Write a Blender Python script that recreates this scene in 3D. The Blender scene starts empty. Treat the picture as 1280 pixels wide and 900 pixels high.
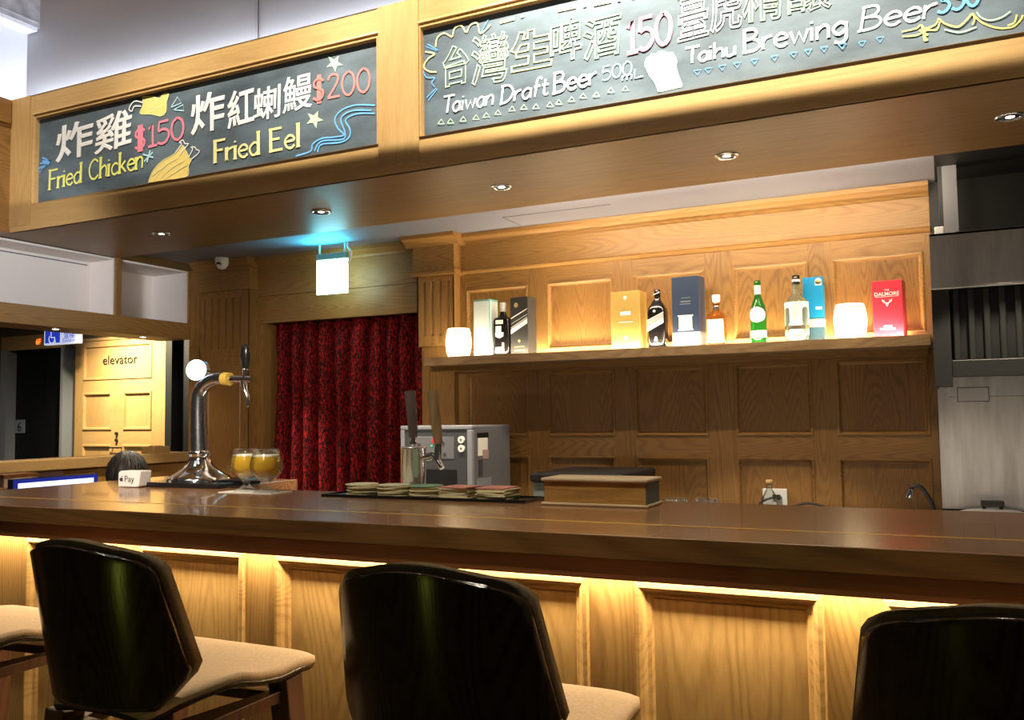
import bpy, math, random
from mathutils import Vector, Matrix
random.seed(7)
C = bpy.context.scene
COL = C.collection
PI = math.pi

# ------------------------------------------------------------------ camera, world, exposure
CAM_H = 1.33
FPX = 1113.6
YAW, PITCH, ROLL = (math.radians(a) for a in (-25.8238, 3.5862, -0.7460))
_cy, _sy, _cp, _sp, _cr, _sr = math.cos(YAW), math.sin(YAW), math.cos(PITCH), math.sin(PITCH), math.cos(ROLL), math.sin(ROLL)
FW = Vector((_sy * _cp, _cy * _cp, _sp))
_rt = Vector((_cy, -_sy, 0.0))
_up = _rt.cross(FW)
RT = _rt * _cr + _up * _sr
UP = -_rt * _sr + _up * _cr
cam = bpy.data.cameras.new('camera')
cam.sensor_width = 36.0
cam.lens = FPX * 36.0 / 1280.0
cam.clip_start = 0.02
camo = bpy.data.objects.new('camera', cam)
COL.objects.link(camo)
mw = Matrix((RT, UP, -FW)).transposed().to_4x4()
mw.translation = Vector((0, 0, CAM_H))
camo.matrix_world = mw
C.camera = camo

C.view_settings.view_transform = 'Standard'
C.view_settings.look = 'None'
C.view_settings.gamma = 1.0
C.view_settings.use_curve_mapping = False
C.view_settings.exposure = 0.0
try:
    C.cycles.use_denoising = True
    C.cycles.max_bounces = 12
    C.cycles.transparent_max_bounces = 12
    C.cycles.caustics_reflective = False
    C.cycles.sample_clamp_indirect = 6.0
except Exception:
    pass

w = bpy.data.worlds.new('world')
C.world = w
w.use_nodes = True
w.node_tree.nodes['Background'].inputs[0].default_value = (1.0, 0.88, 0.76, 1)
w.node_tree.nodes['Background'].inputs[1].default_value = 0.035

WARM = (1.0, 0.66, 0.30)
WARM2 = (1.0, 0.78, 0.50)
COOL = (0.86, 0.90, 1.0)


def lamp(name, kind, loc, energy, color, aim=None, size=None, size_y=None, cone=None, blend=0.15, rad=0.03):
    d = bpy.data.lights.new(name, kind)
    d.energy = energy
    d.color = color
    if kind == 'AREA':
        d.shape = 'RECTANGLE'
        d.size = size
        d.size_y = size_y or size
    else:
        d.shadow_soft_size = rad
    if kind == 'SPOT':
        d.spot_size = math.radians(cone)
        d.spot_blend = blend
    o = bpy.data.objects.new(name, d)
    COL.objects.link(o)
    o.location = loc
    if aim is not None:
        o.rotation_euler = (Vector(aim) - Vector(loc)).to_track_quat('-Z', 'Y').to_euler()
    return o


# under-counter strip, washing the bar front
lamp('under_counter_strip_light', 'AREA', (-1.15, 1.868, 1.005), 30, (1.0, 0.81, 0.53), aim=(-1.15, 1.885, 0.86), size=4.2, size_y=0.015)
# trough behind the fascia top, washing the white upper wall
lamp('cove_strip_light', 'AREA', (-2.0, 3.43, 3.14), 44, COOL, aim=(-2.0, 3.445, 3.6), size=5.6, size_y=0.02)
lamp('cove_strip_light_side', 'AREA', (-4.85, 2.2, 3.14), 3.5, COOL, aim=(-4.88, 2.2, 3.6), size=2.4, size_y=0.02)
# row of spots high in front of the chalkboards; added unseen boards cut their light off
for i, (x, e) in enumerate(((-4.2, 120), (-3.0, 230), (-1.85, 420), (-0.75, 1000), (0.5, 200))):
    lamp('chalkboard_spot_light', 'SPOT', (x, 2.45, 4.25), e, (1.0, 0.91, 0.76), aim=(x, 3.25, 2.7), cone=80, blend=0.8, rad=0.006)
# strip recessed in the top of the shelf behind its front lip, shining up over the bottles
lamp('shelf_strip_light', 'AREA', (-1.40, 4.592, 1.6885), 18, (1.0, 0.80, 0.55), aim=(-1.40, 4.70, 2.05), size=2.66, size_y=0.012)
# second strip along the wall behind the bottles, grazing the mouldings and the crown
lamp('shelf_back_strip_light', 'AREA', (-1.30, 4.778, 1.6885), 20, (1.0, 0.80, 0.52), aim=(-1.30, 4.74, 2.3), size=2.3, size_y=0.012)
# unseen fill spot, added to shine under the soffit onto the tap end of the bar, the pilaster and the curtain
lamp('tap_end_fill_light', 'SPOT', (-1.5, 0.5, 2.25), 330, (1.0, 0.84, 0.66), aim=(-3.80, 4.7, 0.85), cone=40, blend=0.8, rad=0.05)
# unseen strip added behind the soffit to brighten the crown of the back wall
lamp('crown_fill_light', 'AREA', (-1.0, 4.13, 2.425), 22, (1.0, 0.82, 0.58), aim=(-1.0, 4.8, 2.33), size=2.0, size_y=0.02)
# unseen spots added overhead to brighten the bar top and stool seats
for x in (-3.0, -1.6, -0.2):
    lamp('bar_top_fill_light', 'SPOT', (x, 1.05, 3.9), 165, (1.0, 0.88, 0.68), aim=(x, 1.85, 0.95), cone=50, blend=0.9, rad=0.04)
# unseen spot added to brighten the lower curtain
lamp('curtain_fill_light', 'SPOT', (-4.05, 4.40, 2.00), 110, (1.0, 0.80, 0.66), aim=(-3.80, 4.95, 0.45), cone=40, blend=1.0, rad=0.02)
# five downlights in the soffit
for x in (-4.006, -2.869, -1.824, -0.776, 0.257):
    lamp('soffit_downlight_light', 'SPOT', (x, 3.68, 2.385), 105, (1.0, 0.84, 0.62), aim=(x, 3.72, 0), cone=80, blend=0.18, rad=0.02)
# hidden fill strip, added behind the bar to brighten the soffit and hood
lamp('bench_fill_light', 'AREA', (-0.7, 2.86, 0.96), 13, (1.0, 0.84, 0.64), aim=(-0.7, 3.5, 2.4), size=4.6, size_y=0.03)
# elevator lobby
lamp('lobby_spot_light', 'SPOT', (-7.45, 5.90, 2.46), 430, (1.0, 0.84, 0.56), aim=(-7.45, 6.6, 1.40), cone=120, blend=1.0, rad=0.05)
lamp('lobby_ceiling_light', 'AREA', (-8.2, 5.2, 2.48), 14, (1.0, 0.85, 0.62), aim=(-8.2, 5.2, 0), size=0.5)
for y in (3.71, 4.38):
    lamp('beam_downlight_light', 'SPOT', (-4.93, y, 1.895), 7, WARM2, aim=(-4.93, y, 0), cone=110, blend=0.5, rad=0.02)
# exit sign glow on the ceiling and header
lamp('exit_sign_glow', 'AREA', (-3.5, 4.56, 2.36), 3.6, (0.03, 0.72, 1.0), aim=(-3.5, 4.30, 2.6), size=0.24, size_y=0.02)
# unseen soft fill, added over the room in front of the bar
lamp('room_fill_light', 'AREA', (-2.2, 0.3, 3.8), 5, (0.97, 0.94, 1.0), aim=(-2.4, 2.6, 1.2), size=2.4, size_y=1.0)
lamp('stool_streak_light', 'AREA', (-1.22, -0.9, 0.06), 2.4, (0.72, 0.80, 0.10), aim=(-1.2, 0.6, 1.0), size=0.04, size_y=1.0)  # unseen low light, added for the green streak on the stool backs
# unseen spot added in the room to brighten the white cabinets at the left
lamp('cabinet_fill_light', 'SPOT', (-2.6, 1.0, 2.0), 300, (1.0, 0.96, 0.95), aim=(-5.0, 3.45, 2.22), cone=34, blend=0.7, rad=0.15)

# ------------------------------------------------------------------ materials


def new_mat(name):
    m = bpy.data.materials.new(name)
    m.use_nodes = True
    nt = m.node_tree
    return m, nt, nt.nodes['Principled BSDF']


def mat(name, col, rough=0.5, metal=0.0, spec=0.5, emit=None, estr=0.0, trans=0.0, ior=1.45, alpha=1.0, noise=0.0, nscale=8.0, coat=0.0, sheen=0.0):
    m, nt, b = new_mat(name)
    b.inputs['Base Color'].default_value = (*col, 1)
    b.inputs['Roughness'].default_value = rough
    b.inputs['Metallic'].default_value = metal
    b.inputs['Specular IOR Level'].default_value = spec
    b.inputs['IOR'].default_value = ior
    b.inputs['Transmission Weight'].default_value = trans
    b.inputs['Alpha'].default_value = alpha
    b.inputs['Coat Weight'].default_value = coat
    if sheen:
        b.inputs['Sheen Weight'].default_value = sheen
        b.inputs['Sheen Tint'].default_value = (*col, 1)
    if emit:
        b.inputs['Emission Color'].default_value = (*emit, 1)
        b.inputs['Emission Strength'].default_value = estr
    if noise:
        tc = nt.nodes.new('ShaderNodeTexCoord')
        n = nt.nodes.new('ShaderNodeTexNoise')
        n.inputs['Scale'].default_value = nscale
        n.inputs['Detail'].default_value = 5
        r = nt.nodes.new('ShaderNodeValToRGB')
        r.color_ramp.elements[0].position = 0.3
        r.color_ramp.elements[1].position = 0.75
        r.color_ramp.elements[0].color = (*[c * (1 - noise) for c in col], 1)
        r.color_ramp.elements[1].color = (*[min(1, c * (1 + noise)) for c in col], 1)
        nt.links.new(tc.outputs['Object'], n.inputs['Vector'])
        nt.links.new(n.outputs['Fac'], r.inputs['Fac'])
        nt.links.new(r.outputs['Color'], b.inputs['Base Color'])
    return m


def wood(name, dark, light, axis='X', scale=1.0, rough=0.42, rings=16.0, fine=0.5, spec=0.4, stretch=0.10, bump=0.12, coat=0.0, off=0.0, ra=0.22):
    """Oak-like grain: contour lines of a stretched noise (cathedrals) plus fine stretched fibres."""
    m, nt, b = new_mat(name)
    L = nt.links.new
    tc = nt.nodes.new('ShaderNodeTexCoord')
    mp = nt.nodes.new('ShaderNodeMapping')
    s = [scale, scale, scale]
    s['XYZ'.index(axis)] = scale * stretch
    mp.inputs['Scale'].default_value = s
    mp.inputs['Location'].default_value = (off, off * 1.7, off * 0.6)
    L(tc.outputs['Object'], mp.inputs['Vector'])
    def noise(sc_, det, ro=0.5):
        n = nt.nodes.new('ShaderNodeTexNoise')
        n.inputs['Scale'].default_value = sc_
        n.inputs['Detail'].default_value = det
        n.inputs['Roughness'].default_value = ro
        L(mp.outputs[0], n.inputs['Vector'])
        return n.outputs['Fac']

    def math_(op, a, b2=None, c=None):
        n = nt.nodes.new('ShaderNodeMath'); n.operation = op
        for k, q in enumerate((a, b2, c)):
            if q is None: continue
            if isinstance(q, (int, float)): n.inputs[k].default_value = q
            else: L(q, n.inputs[k])
        return n.outputs[0]
    contour = math_('SINE', math_('MULTIPLY', noise(5.0, 1.0, 0.35), rings * 18.0))
    ring = math_('POWER', math_('MULTIPLY_ADD', contour, 0.5, 0.5), 2.2)
    fib = noise(150.0, 2.0, 0.6)
    broad = noise(2.2, 2.0)
    v = math_('MULTIPLY_ADD', broad, 0.75, -0.02)
    v = math_('MULTIPLY_ADD', fib, fine * 0.9, math_('ADD', v, -fine * 0.30))
    v = math_('MULTIPLY_ADD', ring, -ra, math_('ADD', v, 0.10))
    r = nt.nodes.new('ShaderNodeValToRGB')
    r.color_ramp.elements[0].position = 0.10
    r.color_ramp.elements[1].position = 0.80
    r.color_ramp.elements[0].color = (*dark, 1)
    r.color_ramp.elements[1].color = (*light, 1)
    L(v, r.inputs['Fac'])
    L(r.outputs['Color'], b.inputs['Base Color'])
    bu = nt.nodes.new('ShaderNodeBump')
    bu.inputs['Strength'].default_value = bump
    bu.inputs['Distance'].default_value = 0.001
    L(fib, bu.inputs['Height'])
    L(bu.outputs[0], b.inputs['Normal'])
    b.inputs['Roughness'].default_value = rough
    b.inputs['Specular IOR Level'].default_value = spec
    b.inputs['Coat Weight'].default_value = coat
    return m


OAK_D, OAK_L = (0.165, 0.078, 0.020), (0.38, 0.205, 0.062)
M = {}
M['oak_x'] = wood('oak_rail', OAK_D, OAK_L, 'X')
M['oak_z'] = wood('oak_stile', OAK_D, OAK_L, 'Z', off=3.1)
M['oak_p'] = wood('oak_panel', (0.14, 0.064, 0.015), (0.35, 0.18, 0.050), 'Z', rings=14, stretch=0.16, off=1.3, ra=0.20)
M['oak_y'] = wood('oak_beam', OAK_D, OAK_L, 'Y', off=5.0)
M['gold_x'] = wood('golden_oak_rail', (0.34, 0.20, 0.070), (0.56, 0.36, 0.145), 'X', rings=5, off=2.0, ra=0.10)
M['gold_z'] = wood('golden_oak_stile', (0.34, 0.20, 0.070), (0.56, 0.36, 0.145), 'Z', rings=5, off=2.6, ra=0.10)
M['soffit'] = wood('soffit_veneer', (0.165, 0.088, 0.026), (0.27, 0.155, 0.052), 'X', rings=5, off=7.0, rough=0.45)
M['bar_x'] = wood('bar_front_rail', (0.28, 0.150, 0.045), (0.55, 0.345, 0.125), 'X', rings=10, off=9.0, rough=0.38)
M['bar_z'] = wood('bar_front_stile', (0.22, 0.115, 0.032), (0.47, 0.28, 0.095), 'Z', rings=12, stretch=0.14, off=9.5, rough=0.38)
M['bar_p'] = wood('bar_front_panel', (0.27, 0.150, 0.045), (0.55, 0.345, 0.125), 'Z', rings=11, stretch=0.13, off=4.4, rough=0.38)
M['counter'] = wood('counter_walnut', (0.13, 0.058, 0.022), (0.36, 0.18, 0.075), 'X', rings=10, stretch=0.05, rough=0.24, spec=0.6, bump=0.05, coat=0.25, off=6.0)
M['counter_edge'] = wood('counter_edge_walnut', (0.065, 0.030, 0.008), (0.23, 0.120, 0.036), 'X', rings=14, stretch=0.04, rough=0.4, off=6.4)
M['apron'] = wood('apron_mahogany', (0.13, 0.045, 0.014), (0.26, 0.100, 0.030), 'X', rings=4, stretch=0.05, rough=0.35, off=8.0)
M['stool_wood'] = wood('stool_shell_walnut', (0.016, 0.009, 0.004), (0.075, 0.042, 0.017), 'Z', rings=9, stretch=0.05, rough=0.19, spec=0.55, off=1.0, scale=1.6)
M['stool_leg'] = wood('stool_leg_walnut', (0.075, 0.030, 0.014), (0.21, 0.095, 0.045), 'Z', rings=6, rough=0.45, off=1.9)
M['handle_wood'] = wood('tap_handle_wood', (0.26, 0.17, 0.08), (0.52, 0.38, 0.20), 'Z', rings=5, rough=0.6, off=0.4, scale=3)
M['handle_dark'] = wood('tap_handle_grey_wood', (0.10, 0.075, 0.065), (0.22, 0.17, 0.15), 'Z', rings=5, rough=0.6, off=0.9, scale=3)
M['crate_wood'] = wood('crate_pine', (0.28, 0.14, 0.035), (0.62, 0.36, 0.10), 'X', rings=5, rough=0.5, off=0.7, scale=3)
M['crate_trim'] = wood('crate_trim_wood', (0.46, 0.34, 0.20), (0.74, 0.60, 0.40), 'X', rings=4, rough=0.5, off=0.2, scale=3)
M['shelf'] = wood('shelf_oak', (0.22, 0.13, 0.06), (0.52, 0.35, 0.18), 'X', rings=12, stretch=0.14, rough=0.45, off=2.2)
M['grey_paint'] = mat('grey_painted_panel', (0.16, 0.19, 0.18), 0.5)
M['fabric'] = mat('beige_upholstery', (0.66, 0.48, 0.295), 0.9, spec=0.15, noise=0.12, nscale=160, sheen=0.3)
M['fabric_dark'] = mat('olive_brown_upholstery', (0.17, 0.125, 0.07), 0.85, spec=0.2, noise=0.2, nscale=160)
M['white_wall'] = mat('white_wall_paint', (0.80, 0.82, 0.87), 0.7, noise=0.03, nscale=2)
M['white_niche'] = mat('white_cabinet_paint', (0.84, 0.80, 0.78), 0.6)
M['grey_ceiling'] = mat('grey_ceiling_paint', (0.21, 0.215, 0.265), 0.7, noise=0.05, nscale=1.2)
M['concrete'] = mat('grey_beam_paint', (0.42, 0.42, 0.45), 0.8, noise=0.3, nscale=14)
M['black'] = mat('black_paint', (0.006, 0.006, 0.007), 0.5)
M['black_gloss'] = mat('black_plastic', (0.012, 0.012, 0.013), 0.25)
M['dark_line'] = mat('dark_seam', (0.06, 0.06, 0.07), 0.8)
M['chrome'] = mat('polished_chrome', (0.82, 0.83, 0.86), 0.10, metal=1.0)
M['chrome_hammered'] = mat('hammered_chrome', (0.62, 0.64, 0.68), 0.20, metal=1.0, noise=0.3, nscale=120)
M['brushed'] = mat('brushed_steel', (0.60, 0.59, 0.58), 0.34, metal=0.75)


def streaky(name, lo, hi, rough=0.33, metal=0.7):  # vertical streaks in the base colour imitate reflections on steel
    m, nt, b = new_mat(name)
    tc = nt.nodes.new('ShaderNodeTexCoord'); mp = nt.nodes.new('ShaderNodeMapping')
    mp.inputs['Scale'].default_value = (1.0, 1.0, 0.12)
    n = nt.nodes.new('ShaderNodeTexNoise'); n.inputs['Scale'].default_value = 9; n.inputs['Detail'].default_value = 6; n.inputs['Roughness'].default_value = 0.62
    r = nt.nodes.new('ShaderNodeValToRGB')
    r.color_ramp.elements[0].position = 0.30; r.color_ramp.elements[1].position = 0.72
    r.color_ramp.elements[0].color = (*lo, 1); r.color_ramp.elements[1].color = (*hi, 1)
    nt.links.new(tc.outputs['Object'], mp.inputs[0]); nt.links.new(mp.outputs[0], n.inputs['Vector'])
    nt.links.new(n.outputs['Fac'], r.inputs['Fac']); nt.links.new(r.outputs['Color'], b.inputs['Base Color'])
    b.inputs['Roughness'].default_value = rough; b.inputs['Metallic'].default_value = metal
    return m


M['steel_reflections'] = streaky('steel_painted_reflections', (0.42, 0.41, 0.40), (0.82, 0.81, 0.81))
M['dark_steel'] = mat('dark_steel', (0.045, 0.047, 0.045), 0.4, metal=0.6)
M['soft_steel'] = mat('satin_steel', (0.86, 0.86, 0.88), 0.22, metal=0.8)
M['brass'] = mat('brass_inlay', (0.86, 0.62, 0.12), 0.35, metal=0.35)
M['grey_plastic'] = mat('grey_plastic', (0.15, 0.155, 0.175), 0.45)
M['grey_light'] = mat('light_grey_plastic', (0.26, 0.27, 0.31), 0.4)
M['grey_dark'] = mat('charcoal_plastic', (0.055, 0.06, 0.065), 0.45)
M['white'] = mat('white_plastic', (0.86, 0.86, 0.86), 0.35)
M['paper'] = mat('white_paper', (0.85, 0.84, 0.80), 0.7)
M['cream'] = mat('cream_coaster_board', (0.84, 0.76, 0.46), 0.8, noise=0.05, nscale=40)
M['cream_print'] = mat('printed_cream_coaster', (0.70, 0.66, 0.46), 0.8, noise=0.25, nscale=60)
M['pink_print'] = mat('printed_pink_coaster', (0.62, 0.26, 0.22), 0.8, noise=0.25, nscale=60)
M['green_print'] = mat('printed_green_coaster', (0.20, 0.36, 0.24), 0.8, noise=0.3, nscale=60)
M['red_knob'] = mat('red_indicator', (0.6, 0.01, 0.03), 0.3, emit=(1, 0.02, 0.05), estr=1.2)
M['green_led'] = mat('green_indicator', (0.02, 0.5, 0.1), 0.3, emit=(0.05, 1, 0.2), estr=1.0)


def thin_glass(name, tint, base=0.06):
    m, nt, b = new_mat(name)
    tr = nt.nodes.new('ShaderNodeBsdfTransparent'); tr.inputs[0].default_value = (*tint, 1)
    gl = nt.nodes.new('ShaderNodeBsdfGlossy'); gl.inputs['Roughness'].default_value = 0.03
    lw = nt.nodes.new('ShaderNodeLayerWeight'); lw.inputs['Blend'].default_value = 0.22
    ma = nt.nodes.new('ShaderNodeMath'); ma.operation = 'MULTIPLY_ADD'; ma.inputs[1].default_value = 0.55; ma.inputs[2].default_value = base
    mx = nt.nodes.new('ShaderNodeMixShader')
    nt.links.new(lw.outputs['Fresnel'], ma.inputs[0]); nt.links.new(ma.outputs[0], mx.inputs[0])
    nt.links.new(tr.outputs[0], mx.inputs[1]); nt.links.new(gl.outputs[0], mx.inputs[2])
    nt.links.new(mx.outputs[0], nt.nodes['Material Output'].inputs['Surface'])
    return m


M['glass'] = thin_glass('clear_glass', (0.96, 0.97, 0.96))
M['glass_green'] = mat('green_glass', (0.03, 0.42, 0.05), 0.05, trans=0.85, ior=1.4)
M['glass_pale'] = mat('pale_green_glass', (0.60, 0.78, 0.66), 0.04, trans=0.9, ior=1.4)
M['beer'] = mat('golden_beer', (1.0, 0.60, 0.05), 0.10, trans=0.2, ior=1.33)
M['foam'] = mat('beer_foam', (0.92, 0.86, 0.68), 0.9)
M['whisky'] = mat('amber_whisky', (0.55, 0.20, 0.03), 0.06, trans=0.7, ior=1.36)
M['bottle_black'] = mat('black_glass', (0.010, 0.009, 0.009), 0.12, spec=0.6)
M['label_white'] = mat('white_label', (0.90, 0.89, 0.84), 0.6)
M['label_blue'] = mat('pale_blue_label', (0.60, 0.66, 0.78), 0.6)
M['label_gold'] = mat('gold_print', (0.75, 0.55, 0.20), 0.4, metal=0.6)
M['teal'] = mat('teal_carton', (0.22, 0.62, 0.55), 0.5)
M['mint'] = mat('pale_mint_carton', (0.82, 0.92, 0.90), 0.5)
M['dark_carton'] = mat('charcoal_carton', (0.040, 0.040, 0.038), 0.4)
M['gold_carton'] = mat('gold_carton', (0.82, 0.56, 0.16), 0.38, metal=0.55)
M['navy_carton'] = mat('navy_carton', (0.035, 0.055, 0.105), 0.35)
M['blue_carton'] = mat('bright_blue_carton', (0.010, 0.26, 0.55), 0.4)
M['blue_carton_low'] = mat('slate_blue_carton', (0.05, 0.13, 0.18), 0.4)
M['pale_carton'] = mat('pale_yellow_band', (0.80, 0.74, 0.45), 0.5)
M['red_carton'] = mat('crimson_carton', (0.62, 0.035, 0.065), 0.4)
M['cork'] = mat('cork', (0.62, 0.42, 0.20), 0.8)
M['lamp_shade'] = mat('glowing_lamp_shade', (0.95, 0.85, 0.62), 0.6, emit=(1.0, 0.80, 0.45), estr=3.6)
M['lamp_hoop'] = mat('lamp_hoop', (0.45, 0.30, 0.12), 0.6)
M['exit_face'] = mat('exit_sign_face', (0.7, 1, 0.95), 0.4, emit=(0.62, 1.0, 0.93), estr=6.5)
M['exit_print'] = mat('exit_sign_print', (0.6, 0.95, 0.9), 0.4, emit=(0.55, 0.95, 0.85), estr=1.5)
M['acrylic'] = mat('clear_acrylic_edge', (0.35, 0.62, 0.60), 0.2, trans=0.5)
M['badge'] = mat('lit_badge_face', (0.9, 0.93, 1.0), 0.3, emit=(0.75, 0.85, 1.0), estr=2.2)
M['downlight'] = mat('downlight_lens', (1, 0.95, 0.85), 0.4, emit=(1.0, 0.9, 0.72), estr=9.0)
M['led'] = mat('led_strip', (1, 0.9, 0.7), 0.4, emit=(1.0, 0.75, 0.4), estr=5.0)
M['screen'] = mat('lit_screen', (0.7, 0.8, 1.0), 0.3, emit=(0.60, 0.72, 1.0), estr=1.3)
M['screen_blue'] = mat('screen_blue_border', (0.02, 0.03, 0.3), 0.3, emit=(0.02, 0.04, 0.5), estr=0.35)
M['sign_face'] = mat('sign_face', (0.62, 0.70, 0.85), 0.4, emit=(0.62, 0.72, 0.95), estr=0.55)
M['sign_blue'] = mat('sign_blue', (0.02, 0.04, 0.55), 0.4, emit=(0.02, 0.05, 0.6), estr=0.55)
M['red_led'] = mat('red_led', (1, 0.1, 0.0), 0.4, emit=(1.0, 0.18, 0.02), estr=2.5)
M['plate_grey'] = mat('grey_number_plate', (0.22, 0.26, 0.29), 0.5)
M['elev_black'] = mat('black_elevator_door', (0.006, 0.007, 0.009), 0.6, spec=0.2)
M['elev_frame'] = mat('grey_metal_door_edge', (0.34, 0.38, 0.40), 0.4, metal=0.3)
M['lobby_dark'] = mat('lobby_brown_paint', (0.11, 0.085, 0.05), 0.7)
M['floor'] = wood('dark_floor_boards', (0.03, 0.02, 0.012), (0.09, 0.06, 0.035), 'X', rings=6, rough=0.45, off=11)
M['hair'] = mat('dark_hair', (0.018, 0.014, 0.012), 0.5, noise=0.5, nscale=90)
M['skin'] = mat('skin', (0.50, 0.30, 0.20), 0.55)
M['cloth'] = mat('dark_cloth', (0.03, 0.03, 0.035), 0.9)
M['pinkish'] = mat('pinkish_label', (0.45, 0.30, 0.27), 0.7)
M['rubber'] = mat('black_rubber', (0.008, 0.008, 0.008), 0.5)


def chalk(name, col):
    return mat(name, col, 0.95, spec=0.05, noise=0.14, nscale=220)


M['ch_white'] = chalk('white_chalk', (0.86, 0.86, 0.86))
M['ch_yel'] = chalk('lime_yellow_chalk', (0.78, 0.80, 0.22))
M['ch_cream'] = chalk('cream_yellow_chalk', (0.82, 0.78, 0.36))
M['ch_gold'] = chalk('orange_yellow_chalk', (0.80, 0.62, 0.20))
M['ch_pink'] = chalk('pink_chalk', (0.80, 0.24, 0.32))
M['ch_red'] = chalk('coral_chalk', (0.80, 0.24, 0.22))
M['ch_blue'] = chalk('blue_chalk', (0.16, 0.42, 0.80))
M['ch_cyan'] = chalk('pale_cyan_chalk', (0.45, 0.72, 0.80))
M['ch_green'] = chalk('mint_green_chalk', (0.50, 0.76, 0.46))


def chalkboard_mat():
    m, nt, b = new_mat('chalkboard')
    tc = nt.nodes.new('ShaderNodeTexCoord')
    mp = nt.nodes.new('ShaderNodeMapping')
    mp.inputs['Scale'].default_value = (1.0, 1.0, 2.6)
    n = nt.nodes.new('ShaderNodeTexNoise')
    n.inputs['Scale'].default_value = 2.2
    n.inputs['Detail'].default_value = 6
    n.inputs['Roughness'].default_value = 0.62
    r = nt.nodes.new('ShaderNodeValToRGB')
    r.color_ramp.elements[0].position = 0.32
    r.color_ramp.elements[1].position = 0.78
    r.color_ramp.elements[0].color = (0.042, 0.062, 0.078, 1)
    r.color_ramp.elements[1].color = (0.15, 0.205, 0.245, 1)
    nt.links.new(tc.outputs['Object'], mp.inputs[0])
    nt.links.new(mp.outputs[0], n.inputs['Vector'])
    nt.links.new(n.outputs['Fac'], r.inputs['Fac'])
    nt.links.new(r.outputs['Color'], b.inputs['Base Color'])
    b.inputs['Roughness'].default_value = 0.55
    return m


M['board'] = chalkboard_mat()


def velvet_mat():
    m, nt, b = new_mat('crushed_red_velvet')
    tc = nt.nodes.new('ShaderNodeTexCoord')
    mp = nt.nodes.new('ShaderNodeMapping')
    mp.inputs['Scale'].default_value = (1.0, 1.0, 0.40)
    n = nt.nodes.new('ShaderNodeTexNoise')
    n.inputs['Scale'].default_value = 105
    n.inputs['Detail'].default_value = 4
    n.inputs['Distortion'].default_value = 0.8
    r = nt.nodes.new('ShaderNodeValToRGB')
    r.color_ramp.elements[0].position = 0.46
    r.color_ramp.elements[1].position = 0.66
    r.color_ramp.elements[0].color = (0.018, 0.0008, 0.001, 1)
    r.color_ramp.elements[1].color = (0.38, 0.008, 0.010, 1)
    nt.links.new(tc.outputs['Object'], mp.inputs[0])
    nt.links.new(mp.outputs[0], n.inputs['Vector'])
    nt.links.new(n.outputs['Fac'], r.inputs['Fac'])
    nt.links.new(r.outputs['Color'], b.inputs['Base Color'])
    b.inputs['Roughness'].default_value = 0.75
    b.inputs['Specular IOR Level'].default_value = 0.2
    b.inputs['Sheen Weight'].default_value = 0.08
    b.inputs['Sheen Tint'].default_value = (0.8, 0.05, 0.05, 1)
    return m


M['velvet'] = velvet_mat()

# ------------------------------------------------------------------ mesh helpers


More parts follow.
